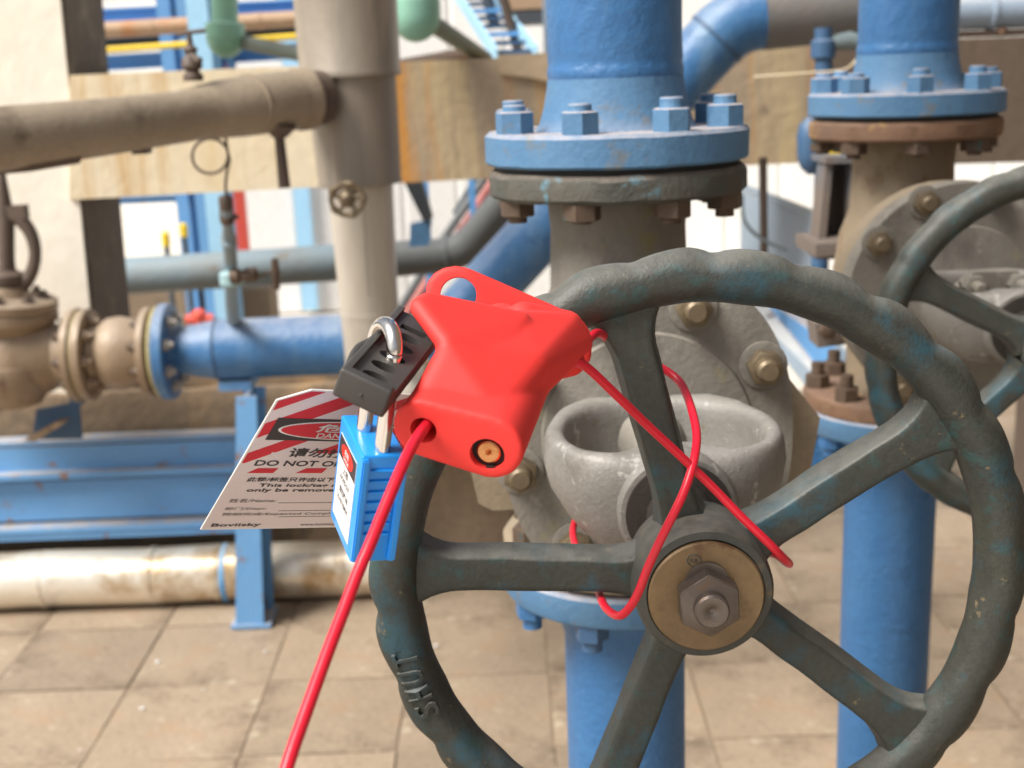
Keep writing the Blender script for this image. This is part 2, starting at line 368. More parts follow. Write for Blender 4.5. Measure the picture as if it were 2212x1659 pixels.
# ================================================================== plinth and concrete frame
root = thing('low_plinth_wall', 'low dirty brown concrete plinth running behind the blue channel beams and cream pipe', 'wall', (-1.2, 3.02, 0))
bm = NB()
n = 34
x0, x1 = -2.6, .52
ztop = UY(600, 838, 3.07).z
box(bm, ((x0 + x1) / 2, 3.25, ztop / 2 - .01), x1 - x0, .34, ztop + .02)
bmesh.ops.subdivide_edges(bm, edges=[e for e in bm.edges if abs((e.verts[0].co - e.verts[1].co).x) > 1], cuts=80)
bmesh.ops.subdivide_edges(bm, edges=[e for e in bm.edges if abs((e.verts[0].co - e.verts[1].co).z) > .2], cuts=12)
for v in bm.verts:
    v.co.y += noise.noise(v.co * 5) * .012; v.co.z += noise.noise(v.co * 7 + Vector((3, 3, 3))) * .009 * (v.co.z > .1)
fin('wall_block', bm, PLIN, root, bevel=.006)
bm = NB(); box(bm, (-1.04, 3.22, ztop + .025), 3.0, .22, .045); fin('coping', bm, PLIN, root, bevel=.008)

root = thing('concrete_portal', 'cream concrete column and rust-stained beam of the pipe rack portal', 'portal', (-1.6, 3.0, 0))
# column: front face edges read at the top and at the bottom
def colpart(name, xt0, xt1, m):
    bm = NB()
    a = UY(130, 0, 3.1); b = UY(190, 670, 3.1)
    sl_ = (b.x - a.x) / (b.z - a.z)
    z0_, z1_ = 0.0, 2.6
    xr = lambda z: a.x + (z - a.z) * sl_ * .8 + .0
    prism(bm, [(xr(z0_) - .62, 3.1, z0_), (xr(z0_), 3.1, z0_), (xr(z1_), 3.1, z1_), (xr(z1_) - .62, 3.1, z1_)], (0, .30, 0))
    return fin(name, bm, m, root, bevel=.006)
colpart('column', 0, 0, CONC3)
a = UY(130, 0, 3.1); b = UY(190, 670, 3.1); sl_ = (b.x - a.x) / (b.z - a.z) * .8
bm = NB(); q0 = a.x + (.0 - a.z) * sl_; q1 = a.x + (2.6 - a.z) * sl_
prism(bm, [(q0 + .001, 3.108, 0), (q1 + .001, 3.108, 2.6), (q1 + .001, 3.40, 2.6), (q0 + .001, 3.40, 0)], (.008, 0, 0)); fin('side_shade_sheet', bm, mat('dark brown side shade', (.13, .105, .085), (.09, .072, .058), 6, .8, .8, bump=.3, spots=(((.19, .155, .125), 9, .55, .68, 0),)), root)  # thin sheet that puts the column's sunless-side shade into colour
bt = [(-60, 171), (700, 140), (1200, 122), (2330, 78)]; bb = [(-60, 442), (700, 400), (1200, 380), (2330, 326)]
def beampart(name, i0, i1, m, ya, yb, proud=0):
    bm = NB()
    a = UY(*i0[0], ya); b = UY(*i1[0], yb); c = UY(*i1[1], yb); d = UY(*i0[1], ya)
    a.y -= proud; b.y -= proud; c.y -= proud; d.y -= proud
    prism(bm, [a, b, c, d], (0, .28, 0)); return fin(name, bm, m, root, bevel=.005)
P = lambda x: ((x, 171 - (x + 60) * .0405), (x, 442 - (x + 60) * .0505))
beampart('beam', P(150), P(855), CONC, 3.09, 3.12)
beampart('beam', P(856), P(2360), CONC2, 3.12, 3.26).__setitem__('label', 'rusty streaked half of the beam')
bm = NB(); sprism(bm, [(1075, 118), (1240, 112), (1240, 180), (1200, 181), (1150, 168), (1080, 160)], 3.13, .012)
fin('render_patch', bm, mat('pale cement patch', (.44, .34, .22), (.36, .28, .19), 6, .8, .8, bump=.3), root)
bm = NB()
prism(bm, [UY(1776, 96, 3.07), UY(2400, 70, 3.07), UY(2400, 345, 3.07), UY(1776, 362, 3.07)], (0, .045, 0)); fin('beam_shade_sheet', bm, CONCD, root, bevel=.004)  # dark sheet standing in for shade on the right end of the beam

root = thing('added_shade_wall', 'added dark brown wall just out of view that blocks light from the right', 'wall', (1.5, 1.2, 0))  # added wall outside the frame, blocks sky light to darken the right side
for i in range(9):
    bm = NB(); box(bm, (1.46, -.9 + i * .5, 1.7), .12, .494, 3.4); fin('shade_wall_panel', bm, CONCD, root, bevel=.006)
# ================================================================== far background: yard buildings, siding, columns
root = thing('sided_building', 'long white corrugated metal building in the far background', 'building', (1.5, 7.0, 0))
x0 = UY(528, 500, 7.0).x; x1 = 9.5; zt = 4.6
bm = NB(); box(bm, ((x0 + x1) / 2, 8.6, zt / 2), x1 - x0, 3.1, zt); fin('wall', bm, SIDING, root, smooth=0)
w = .30; k = 0; x = x0
while x < x1 - .1:
    bm = NB(); ww = min(w, x1 - x)
    ys = 7.03
    prism(bm, [(x, ys, -.02), (x, ys - .012, -.02), (x + .02, ys - .02, -.02), (x + ww - .02, ys - .02, -.02), (x + ww - .0015, ys - .012, -.02), (x + ww - .0015, ys, -.02)], (0, 0, zt))
    o = fin('siding_panel', bm, SIDING, root, smooth=0); x += w; k += 1
xs_ = UY(657, 500, 6.95).x
bm = NB(); box(bm, (xs_, 6.965, zt / 2), .088, .02, zt); fin('blue_stripe', bm, BLUE_P, root, smooth=0)
bm = NB(); box(bm, ((x0 + x1) / 2, 8.5, zt + .06), x1 - x0 + .3, 3.4, .12); fin('roof', bm, GREYB, root, bevel=.01)

root = thing('white_shed', 'pale blurred shed far away behind the left concrete column', 'building', (-5, 15.5, 0))
bm = NB(); box(bm, (-7, 17, 3), 13, 3, 6.0); fin('wall', bm, SIDING, root, smooth=0)
for i in range(5):
    bm = NB(); box(bm, (-12 + i * 2.3, 15.46, 2.3), 1.2, .08, .9); fr = fin('window', bm, GREYB, root, bevel=.02)
    bm = NB(); box(bm, (-12 + i * 2.3, 15.41, 2.3), 1.0, .03, .7); fin('pane', bm, BLUE_P, fr, smooth=0)
bm = NB(); box(bm, (-7, 16.9, 6.1), 13.4, 3.5, .2); fin('roof', bm, GREYB, root, bevel=.02)

def post(name, label, cat, px0, px1, y0, y1, Y, m, depth=.08, group=None, toground=True):
    a = UY(px0, y0, Y); b = UY(px1, y0, Y)
    z1 = UY(px0, y0, Y).z; z0 = 0 if toground else UY(px0, y1, Y).z
    cx_ = (UY((px0 + px1) / 2, (y0 + y1) / 2, Y)).x
    w_ = abs(b.x - a.x)
    root = thing(name, label, cat, (cx_, Y + depth / 2, z0), group)
    # I-section post: two flanges and a web
    bm = NB(); zc = (z0 + z1) / 2; h = z1 - z0
    t_ = max(.006, w_ * .1)
    box(bm, (cx_, Y + t_ / 2, zc), w_, t_, h); fin('front_flange', bm, m, root, smooth=0)
    bm = NB(); box(bm, (cx_, Y + depth / 2, zc), t_, depth - 2 * t_ + .001, h - .002); fin('web', bm, m, root, smooth=0)
    bm = NB(); box(bm, (cx_, Y + depth - t_ / 2, zc), w_, t_, h); fin('back_flange', bm, m, root, smooth=0)
    return root
G1 = 'blue steel columns of the distant rack'
r1 = post('steel_column', 'left one of two deep blue steel columns close together beneath the beam', 'column', 362, 390, -40, 560, 5.6, BLUE_B, .16, G1)
r2 = post('steel_column', 'right and wider one of two deep blue steel columns close together beneath the beam', 'column', 404, 434, -40, 560, 5.5, BLUE_B, .16, G1)
r3 = post('steel_column', 'pale blue steel column beside the mint green pipe with rounded cap', 'column', 424, 470, -60, 560, 5.0, BLUE_P, .14, G1)
for rr_, px, y0, y1, Y in ((r1, 372, 500, 530, 5.4), (r2, 418, 484, 512, 5.4), (r2, 420, 528, 560, 5.4)):
    pass
def yellowbit(px, y0, y1, Y, lab):
    a = UY(px, y0, Y); b = UY(px, y1, Y); c = (a + b) / 2
    root = thing('yellow_marker_post', lab, 'bollard', (c.x, Y, 0), 'yellow bollards beyond the rack')
    bm = NB(); lathe(bm, (c.x, Y, 0), (0, 0, 1), [(.012, 0), (.012, b.z)], 12); fin('stem', bm, DKGRY, root)
    bm = NB(); lathe(bm, (c.x, Y, b.z), (0, 0, 1), [(.013, 0), (.017, .005), (.017, (a.z - b.z) * .85), (.010, a.z - b.z), (0, a.z - b.z)], 12); fin('cap', bm, YEL, root)
yellowbit(358, 500, 532, 5.3, 'yellow topped bollard left of the two deep blue columns')
yellowbit(397, 482, 512, 5.25, 'yellow topped bollard standing between the two deep blue columns')
yellowbit(470, 505, 545, 5.3, 'yellow topped bollard at the foot of the pale blue column')
root = thing('red_post', 'thin red post in front of the white corrugated wall', 'post', (UY(524, 500, 6.2).x, 6.2, 0))
bm = NB(); a = UY(524, 500, 6.2); box(bm, (a.x, 6.2, 1.3), .05, .05, 2.6); fin('shaft', bm, REDB, root, bevel=.006)
bm = NB(); box(bm, (a.x, 6.2, .02), .16, .16, .04); fin('foot', bm, REDB, root, bevel=.006)
root = thing('lilac_panel_post', 'narrow dark blue upright between the tapping line and the red post', 'post', (UY(497, 500, 6.4).x, 6.4, 0))
bm = NB(); a = UY(497, 500, 6.4); box(bm, (a.x, 6.4, 1.0), .06, .06, 2.2); fin('shaft', bm, BLUE_B, root, bevel=.006)
bm = NB(); box(bm, (a.x, 6.4, .02), .16, .16, .04); fin('foot', bm, BLUE_B, root, bevel=.006)
# red valve wheel far down
c = UY(430, 676, 5.0)
root = thing('red_hydrant', 'small blurred red hydrant on the ground beyond the blue pipe flange', 'hydrant', (c.x, 5.0, 0))
bm = NB(); lathe(bm, (c.x, 5.0, 0), (0, 0, 1), [(.05, 0), (.05, .02), (.022, .03), (.022, max(.05, c.z - .03)), (.03, max(.06, c.z - .02)), (.03, c.z), (.015, c.z + .015), (0, c.z + .018)], 20); fin('barrel', bm, REDB, root)
bm = NB(); cyl(bm, (c.x - .055, 5.0, c.z - .025), (c.x + .055, 5.0, c.z - .025), .02, seg=16); fin('outlet', bm, REDB, root)
# brown far wall beneath the mid pipe
root = thing('brown_kerb_wall', 'low brown kerb wall far behind the mid blue-grey pipe', 'wall', (-3, 6, 0))
bm = NB(); a = UY(260, 640, 5.7); box(bm, (-2.9, 5.8, a.z / 2), 3.6, .2, a.z + .02); fin('kerb', bm, PLIN, root, bevel=.01)

# top-left opening: horizontal members between columns
def hbeam(name, label, cat, xa, ya, xb, yb, th, Y, m, depth=.1, group=None):
    a, b = UY(xa, ya, Y), UY(xb, yb, Y); th_ = th / FOC * Y
    z = Vector((0, 0, th_ / 2)); root = thing(name, label, cat, a, group)
    bm = NB(); prism(bm, [a + z, b + z, b - z, a - z], (0, depth, 0)); fin('web', bm, m, root, smooth=0)
    for nm, s in (('top_flange', 1), ('bottom_flange', -1)):
        t_ = max(.008, th_ * .08); zz = Vector((0, 0, s * (th_ / 2 + t_ / 2)))
        bm = NB(); q = Vector((0, -.03, 0)); h = Vector((0, 0, t_ / 2))
        prism(bm, [a + zz + q + h, b + zz + q + h, b + zz + q - h, a + zz + q - h], (0, depth + .03, 0)); fin(nm, bm, m, root, smooth=0)
    return root
hbeam('rack_girder', 'light blue girder above the beige pipe at the top left', 'girder', 120, 40, 700, 12, 22, 6.0, BLUE_L, .1, 'girders of the distant rack')
hbeam('rack_girder', 'dark blue grey girder just above the yellow handrail', 'girder', 120, 100, 720, 62, 14, 5.9, DKGRY, .1, 'girders of the distant rack')
hbeam('rack_girder', 'light blue lower girder under the yellow handrail', 'girder', 120, 143, 800, 100, 24, 6.1, BLUE_L, .1, 'girders of the distant rack')
hbeam('rack_girder', 'thin blue girder showing right under the cream beam', 'girder', 180, 436, 430, 425, 8, 5.65, BLUE_B, .1, 'girders of the distant rack')
def simplepipe(name, label, pts, r, m, cat='pipe', group=None, seg=24, band=None, smoothn=0):
    w_ = [UY(*p) for p in pts]
    root = thing(name, label, cat, w_[0], group)
    bm = NB(); tube(bm, w_, r, seg, smoothn); fin('tube', bm, m, root)
    if band:
        for t_ in band:
            L_ = [(w_[i + 1] - w_[i]).length for i in range(len(w_) - 1)]; k_ = 0; s = t_ * sum(L_)
            while s > L_[k_] and k_ < len(L_) - 1: s -= L_[k_]; k_ += 1
            d = (w_[k_ + 1] - w_[k_]).normalized(); c_ = w_[k_] + d * s
            rr_ = r if not isinstance(r, (list, tuple)) else r[k_]
            bm = NB(); lathe(bm, c_ - d * .006, d, [(rr_, 0), (rr_ + .003, .002), (rr_ + .003, .010), (rr_, .012)], 32); fin('joint_band', bm, m, root)
    return root
simplepipe('beige_pipe', 'blurred beige rusty pipe far above the yellow handrail', [(100, 72, 5.4), (760, 34, 5.4)], .033, BEIGEP, band=(.35, .7))
simplepipe('yellow_handrail', 'yellow handrail pipe in the upper left opening', [(120, 116, 5.2), (760, 70, 5.2)], .0125, YEL, cat='handrail', band=(.5,))
G2 = 'short blue struts under the distant girder'
for i, (xa, xb) in enumerate(((407, 425), (462, 488), (500, 512))):
    post('blue_strut', ['short dark blue strut left below the yellow handrail', 'wider dark blue strut below the yellow handrail', 'thin dark blue strut nearest the mint pipe'][i], 'strut', xa - 10, xb - 10, 108, 175, 6.0, BLUE_B, .08, G2, toground=False)
hbeam('roof_edge', 'bright whitish roof edge at the very top left', 'roof', 120, 4, 700, -20, 22, 9.0, SIDING, .6)
# top-middle: cable tray with rungs and beige things
a = UY(985, -30, 4.2); b = UY(1085, 118, 3.35)
root = thing('cable_ladder', 'pale blue ladder-like cable tray seen end-on at the top middle', 'cable tray', b)
for nm, dx in (('side_rail', -.02), ('side_rail', .085)):
    bm = NB(); q = Vector((dx, 0, .0)); aa, bb_ = a + q, b + q
    prism(bm, [aa + Vector((0, 0, .02)), aa - Vector((0, 0, .02)), bb_ - Vector((0, 0, .02)), bb_ + Vector((0, 0, .02))], (.008, 0, 0)); fin(nm, bm, BLUE_P, root, smooth=0)
for i in range(9):
    c = a.lerp(b, (i + .5) / 9); bm = NB(); box(bm, c + Vector((.033, 0, -.006)), .10, .022, .012); fin('rung', bm, BLUE_D if i % 3 else BLUE_L, root, smooth=0)
simplepipe('dark_strut_pipe', 'dark brown slanting conduit beside the cable tray', [(1082, -20, 3.6), (1125, 130, 3.6)], .014, DKBRN)
simplepipe('dark_conduit', 'slim dark blue conduit just right of the mint cap', [(1046, -30, 3.9), (1070, 60, 3.9)], .018, DKGRY)
root = thing('beige_duct', 'blurred beige duct end at the top left of the big blue riser', 'duct', UY(1130, 10, 4.6))
bm = NB(); sprism(bm, [(1095, -40), (1178, -44), (1180, 18), (1098, 22)], 4.6, .5); fin('duct_body', bm, BEIGEP, root, bevel=.01)
bm = NB(); sprism(bm, [(1090, 26), (1186, 22), (1187, 48), (1092, 52)], 4.55, .3); fin('duct_support', bm, DKGRY, root, bevel=.006)
post('grey_upright', 'slim grey blue upright touching the big blue riser at the top', 'post', 1174, 1192, -40, 130, 3.9, GREYB, .06)

# ================================================================== mint pipes
root = thing('mint_pipe', 'mint green upright pipe with collar and rounded end at the top left', 'pipe', UY(485, 100, 3.7))
Y = 3.7; c1 = UY(483, -60, Y); c2 = UY(486, 52, Y); k = Y / FOC
bm = NB(); tube(bm, [c1, c2], 27 * k, 32); fin('tube', bm, MINT, root)
bm = NB(); lathe(bm, c2, (c2 - c1), [(28 * k, -6 * k), (40 * k, 0), (40 * k, 30 * k), (36 * k, 33 * k)], 32); fin('collar', bm, MINT, root)
bm = NB(); lathe(bm, UY(487, 85, Y), (0, 0, -1), [(38.5 * k, 0)] + [(38.5 * k * cos(t), 38 * k * sin(t)) for t in [pi / 2 * i / 8 for i in range(1, 8)]] + [(0, 38 * k)], 32); fin('cap', bm, MINT, root)
bm = NB(); tube(bm, [UY(510, 88, Y + .02), UY(700, 128, 3.5)], 15 * k, 20); fin('branch', bm, MINTD, root)
root = thing('mint_pipe', 'mint green domed cap of a pipe between the brown upright pipe and cable tray', 'pipe', UY(897, 60, 3.0))
Y = 3.0; k = Y / FOC; c = UY(897, 30, Y)
bm = NB(); lathe(bm, c, (0, 0, -1), [(46 * k, -120 * k), (46 * k, -32 * k), (53 * k, -28 * k), (53 * k, 0)] + [(53 * k * cos(t), 57 * k * sin(t)) for t in [pi / 2 * i / 8 for i in range(1, 8)]] + [(0, 57 * k)], 36); fin('cap', bm, MINT, root)
bm = NB(); tube(bm, [UY(925, 45, Y + .03), UY(1050, 128, 3.25)], [20 * k, 17 * k], 20); fin('branch', bm, MINTD, root)
bm = NB(); tube(bm, [UY(860, 150, 3.3), UY(1010, 122, 3.35)], 22 * k, 16); fin('lower_branch', bm, DKBRN, root)

# ================================================================== insulated upright pipe
root = thing('lagged_upright_pipe', 'thick brown dusty clad upright pipe stepping down to a cream pipe', 'pipe', UY(770, 800, 2.3))
Y = 2.3; k = Y * .985 / FOC
p0, p1 = UY(742, -60, Y), UY(757, 165, Y); p2 = UY(778, 398, Y); p3 = UY(808, 800, Y); p4 = UY(822, 1010, Y)
d = (p1 - p0).normalized()
bm = NB(); lathe(bm, p0, p1 - p0, [(109 * k, 0), (107 * k, (p1 - p0).length - .012), (108.5 * k, (p1 - p0).length - .01), (108.5 * k, (p1 - p0).length), (96 * k, (p1 - p0).length + .001)], 64)
fin('upper_cladding', bm, BROWNV, root)
bm = NB(); q = p1 - d * .002; L_ = (p2 - q).length
lathe(bm, q, p2 - q, [(97 * k, 0), (90 * k, L_ - .01), (91 * k, L_ - .008), (91 * k, L_), (74 * k, L_ + .001)], 64); fin('middle_cladding', bm, BROWNV, root)
bm = NB(); L_ = (p3 - p2).length; lathe(bm, p2, p3 - p2, [(71 * k, 0), (66 * k, L_ * .5), (62 * k, L_ * .98), (62 * k, L_)], 64); fin('cream_cladding', bm, CREAMV, root)
bm = NB(); dd = (p3 - p2).normalized(); lathe(bm, p2 + dd * L_ * .66, dd, [(62 * k, 0), (65.5 * k, .002), (65.5 * k, .012), (62 * k, .014)], 48); fin('joint_band', bm, CREAMV, root)
bm = NB(); tube(bm, elbow(p3, p4, p4 + Vector((0, .75, 0)), .12), 58 * k, 32); fin('lower_elbow', bm, CREAMV, root)
bm = NB(); cyl(bm, UY(783, 412, Y - .075), UY(797, 640, Y - .072), .0012, seg=6); fin('cladding_seam', bm, BROWNV, root)
# small bronze handwheel valve in front of it
c = UY(751, 430, 2.13)
root = thing('small_bronze_valve', 'small bronze handwheel of a needle valve in front of the upright pipe', 'valve', c)
k = 2.12 / FOC
bm = NB(); N_ = 40
for i in range(N_): pass
pts = [c + Vector((cos(t) * 35 * k, -.006, sin(t) * 34 * k)) for t in [2 * pi * i / N_ for i in range(N_ + 1)]]
tube(bm, pts, [5.5 * k * (1 + .5 * max(0, cos(5 * 2 * pi * i / N_))) for i in range(N_ + 1)], 10, caps=False); fin('rim', bm, NUT_Y, root)
for i in range(5):
    t = 2 * pi * i / 5 + .3; bm = NB(); tube(bm, [c + Vector((0, -.006, 0)), c + Vector((cos(t) * 34 * k, -.006, sin(t) * 34 * k))], 4.5 * k, 8); fin('spoke', bm, NUT_Y, root)
bm = NB(); lathe(bm, c + Vector((0, -.016, 0)), (0, 1, 0), [(0, 0), (8 * k, 0), (17 * k, .006), (17 * k, .02), (8 * k, .024), (8 * k, .06), (14 * k, .06), (14 * k, .08)], 20); fin('hub', bm, NUT_Y, root)
bm = NB(); hexnut(bm, c + Vector((0, -.019, 0)), (0, -1, 0), 6 * k, .004); fin('nut', bm, NUT_B, root)

# ================================================================== brown horizontal pipe
root = thing('lagged_cross_pipe', 'brown dusty clad horizontal pipe running from the left edge into the upright pipe', 'pipe', UY(300, 262, 2.0))
def H(x, y, Y, rp): return UY(x, y, Y), rp * Y * .97 / FOC
pts = [H(-260, 333, 1.70, 74), H(0, 300, 1.80, 70), H(200, 277, 1.92, 62), H(385, 253, 2.02, 55), H(420, 247, 2.05, 56), H(470, 238, 2.08, 61), H(520, 230, 2.1, 64), H(600, 220, 2.15, 64), H(662, 214, 2.2, 63)]
bm = NB(); tube(bm, [p for p, _ in pts], [r for _, r in pts], 56)
for v in bm.verts: v.co += Vector((0, 0, noise.noise(v.co * 14) * .0022))
fin('cladding', bm, BROWNP, root)
bm = NB(); e0 = UY(640, 216, 2.185); e1 = UY(668, 213, 2.2); tube(bm, [e0, e1], 65.5 * 2.15 / FOC, 56); fin('end_collar', bm, BROWNP, root)
bm = NB(); tube(bm, [UY(667, 213, 2.2), UY(690, 211, 2.22)], 58 * 2.15 / FOC, 40); fin('end_stub', bm, DKBRN, root)
bm = NB(); q = UY(540, 227, 2.11); q2 = UY(546, 226, 2.115); tube(bm, [q, q2], 66 * 2.1 * .97 / FOC, 56); fin('seam_band', bm, BROWNP, root)
bm = NB(); box(bm, UY(306, 322, 1.98), .024, .03, .014); fin('bracket', bm, DKBRN, root, bevel=.003)
bm = NB(); tube(bm, [UY(-60, 362, 1.78), UY(60, 352, 1.82), UY(165, 335, 1.88)], .013, 14); fin('drip_rib', bm, DKBRN, root)
bm = NB(); tube(bm, [UY(605, 270, 2.13), UY(603, 292, 2.13), UY(604, 300, 2.13), UY(615, 406, 2.12)], [.028, .016, .0085, .010], 14); fin('drain_stub', bm, DKBRN, root)
# spindle valve on top of it
c = UY(418, 175, 2.06); t_ = UY(408, 70, 2.06)
root = thing('dark_spindle_valve', 'small dark spindly valve with T handle on top of the brown cross pipe', 'valve', c)
d = t_ - c; L_ = d.length
bm = NB(); lathe(bm, c, d, [(.016, 0), (.016, L_ * .12), (.010, L_ * .2), (.017, L_ * .3), (.015, L_ * .45), (.008, L_ * .55), (.012, L_ * .65), (.005, L_ * .75), (.004, L_)], 14); fin('body', bm, DKBRN, root)
bm = NB(); tube(bm, [UY(385, 76, 2.06), UY(408, 70, 2.06), UY(444, 66, 2.06)], .0035, 10); fin('handle', bm, DKBRN, root)
bm = NB(); tube(bm, [UY(412, 120, 2.05), UY(432, 132, 2.04)], .006, 10); fin('side_port', bm, DKBRN, root)

# ================================================================== pigtail siphon and tapping line
root = thing('siphon_loop', 'thin black coiled siphon tube hanging under the brown cross pipe', 'tube', UY(490, 430, 2.1))
Y = 2.1
cx_, cy_ = 454, 337
pts = [UY(487, 292, Y + .02)] + [UY(cx_ + 39 * cos(t), cy_ + 38 * sin(t), Y + .012 - .014 * i / 28) for i, t in enumerate([-.35 - 2 * pi * i / 28 for i in range(29)])] + [UY(496, 345, Y - .002), UY(490, 372, Y), UY(487, 400, Y), UY(488, 435, Y)]
bm = NB(); tube(bm, pts, .0026, 8); fin('tube', bm, DKBRN, root)
root = thing('tapping_line', 'thin blue grey tapping line with small fittings in front of the mid pipe', 'tube', UY(505, 690, 2.3))
def chain(pts): return [UY(x, y, Y_) for x, y, Y_ in pts]
bm = NB(); P_ = chain([(488, 432, 2.1), (489, 455, 2.1), (491, 480, 2.12), (493, 520, 2.15), (498, 560, 2.2), (500, 640, 2.55), (505, 694, 2.85)])
tube(bm, P_, [.0075, .010, .009, .011, .012, .0145, .0165], 14, 4); fin('line', bm, BLUE_G, root)
for x, y, Y_, r_, m_ in ((488, 440, 2.1, .012, DKBRN), (490, 468, 2.11, .0125, NUT_B), (494, 520, 2.15, .014, BLUE_G), (499, 602, 2.22, .021, mat('pale blue fitting paint', (.22, .42, .50), (.3, .42, .42), 30, .6, .5, bump=.3))):
    c = UY(x, y, Y_); bm = NB(); lathe(bm, c + Vector((0, 0, -.014)), (0, 0, 1), [(r_ * .7, 0), (r_, .005), (r_, .023), (r_ * .7, .028)], 12); fin('fitting', bm, m_, root)
bm = NB(); a = UY(498, 598, 2.2); b = UY(575, 590, 2.2); lathe(bm, a, b - a, [(.012, 0), (.014, .015), (.009, .02), (.013, .03), (.013, .045), (.007, .05), (.006, (b - a).length)], 14); fin('stem_body', bm, NUT_B, root)
bm = NB(); a = UY(593, 558, 2.2); b = UY(598, 625, 2.2); tube(bm, [a, a.lerp(b, .5), b], [.006, .008, .006], 10); fin('handle', bm, NUT_B, root)
bm = NB(); a = UY(575, 590, 2.2); b = UY(602, 588, 2.2); tube(bm, [a, b], .004, 8); fin('spindle', bm, NUT_B, root)
bm = NB(); a = UY(490, 470, 2.11); b = UY(515, 468, 2.11); tube(bm, [a, b], .004, 8); fin('side_stub', bm, NUT_B, root)

# ================================================================== mid blue grey pipe with elbow, small diagonals, big diagonal
Y = 4.2; A = UY(120, 606, Y); Cc = UY(1000, 549, Y); B = UY(1230, 265, Y - .2)
root = thing('mid_pipe', 'weathered blue-grey horizontal pipe crossing behind the upright pipe then bending up', 'pipe', UY(300, 597, Y))
r_ = 41 * Y * .97 / FOC
m_ = UY(845, 560, Y)
bm = NB(); tube(bm, [A, m_], r_, 36); fin('tube', bm, BLUE_G, root)
bm = NB(); tube(bm, elbow(m_, Cc, B, .17), [r_ * .98] + [r_ * .95] * 9 + [r_ * .8], 36); fin('elbow', bm, GREYP, root)
bm = NB(); d = (Cc - A).normalized(); lathe(bm, UY(962, 551, Y), d, [(r_ * .95, 0), (r_ + .003, .003), (r_ + .003, .009), (r_ * .95, .012)], 32); fin('weld_ring', bm, GREYP, root)
simplepipe('faded_red_pipe', 'faded pinkish red pipe slanting behind the grey elbow', [(1130, 300, 4.5), (985, 520, 4.5), (880, 680, 4.5)], .020, PINK, band=(.5,))
simplepipe('slim_grey_pipe', 'slim dark grey pipe slanting just left of the faded red pipe', [(1085, 330, 4.6), (955, 520, 4.6), (850, 690, 4.6)], .0155, GREYP)
simplepipe('slim_black_pipe', 'slim black pipe slanting between the grey pipe and the white wall', [(1060, 340, 4.8), (985, 465, 4.8)], .019, DKGRY)
root = thing('dark_blue_strut', 'dark blue steel strut with gusset between the upright pipe and the red pipe', 'strut', UY(905, 520, 3.9))
bm = NB(); sprism(bm, [(866, 380), (908, 378), (934, 470), (916, 482)], 3.9, .05); fin('brace', bm, DKGRY, root)
bm = NB(); sprism(bm, [(886, 484), (932, 474), (926, 530), (884, 534)], 3.93, .05); fin('gusset', bm, BLUE_B, root)
post('blue_stripe_post', 'narrow light blue upright behind the dark blue strut', 'post', 912, 926, 360, 520, 4.4, BLUE_L, .05)
post('blue_stripe_post', 'small blue upright left of the slanting red pipe', 'post', 1012, 1026, 360, 450, 4.4, BLUE_L, .05)

Y = 2.5; rB = 66.5 * Y * .985 / FOC
A = UY(930, 757, 2.55); Cc = UY(1588, 40, Y); B = UY(2330, -30, Y)
root = thing('big_diagonal_pipe', 'large blue diagonal pipe passing behind the big riser and elbowing to the right', 'pipe', UY(1100, 570, Y))
E_ = elbow(A, Cc, B, .13, 10)
bm = NB(); tube(bm, [E_[0], E_[1]], rB, 48); fin('diagonal_tube', bm, BLUE, root)
bm = NB(); tube(bm, E_[1:-1], rB * 1.03, 48); fin('elbow', bm, BLUE, root)
bm = NB(); tube(bm, [E_[-2], UY(1860, 12, Y)], rB * 1.06, 48); fin('dusty_tube', bm, mat('brown dusted blue paint', (.20, .165, .135), (.12, .13, .14), 9, .8, .6, bump=.25, dust=(.3, .27, .25), dustamt=.5), root)
d1 = (Cc - A).normalized(); s_ = E_[1]
bm = NB(); lathe(bm, s_ - d1 * .004, d1, [(rB * 1.0, 0), (rB * 1.06, .002), (rB * 1.06, .007), (rB, .01)], 48); fin('weld_seam', bm, BLUE_D, root)
# pipe at the top right corner
simplepipe('corner_pipe', 'pale dusty blue pipe at the top right corner', [(2020, 30, 2.35), (2420, 14, 2.35)], 36 * 2.3 / FOC, mat('dusty pale blue paint', (.22, .30, .40), (.26, .32, .4), 8, .6, .5, bump=.15, dust=(.6, .58, .56), dustamt=.8), band=(.3,))
root = thing('pipe_clamp', 'black clamp with rusty bolt under the top right pipe', 'clamp', UY(2140, 66, 2.34))
bm = NB(); box(bm, UY(2140, 72, 2.36), .12, .05, .012); fin('saddle', bm, DKBRN, root, bevel=.002)
bm = NB(); hexnut(bm, UY(2165, 74, 2.33), (0, 0, 1), .008, .012); fin('nut', bm, RUST_F, root)

# ================================================================== left: bronze coloured valve, spool, blue pipe
Yl = 2.85; Q_ = 1.14; k = Yl * .985 / FOC
AX = Vector((1, 0, 0))
def lathe_(bm, p, d, prof, seg=48): lathe(bm, p, d, [(r * Q_, h * Q_) for r, h in prof], seg)
def tube_(bm, pts, rad, seg=16, smoothn=0): tube(bm, pts, [r * Q_ for r in rad] if isinstance(rad, (list, tuple)) else rad * Q_, seg, smoothn)
def hexnut_(bm, p, d, rc, h): hexnut(bm, p, d, rc * Q_, h * Q_)
def cyl_(bm, p0, p1, r, seg=12): cyl(bm, p0, p1, r * Q_, seg=seg)
def axp(x): 
    # point on the horizontal pipe axis at picture column x
    return UY(x, 762 - (x - 200) * .022, Yl)
z_ax = axp(400).z
def AXP(x): p = axp(x); return Vector((p.x, Yl, z_ax))
root = thing('blue_cross_pipe', 'blue horizontal pipe with bolted flange and eccentric reducer left of the upright pipe', 'pipe', AXP(345))
def pl(x): return AXP(x)
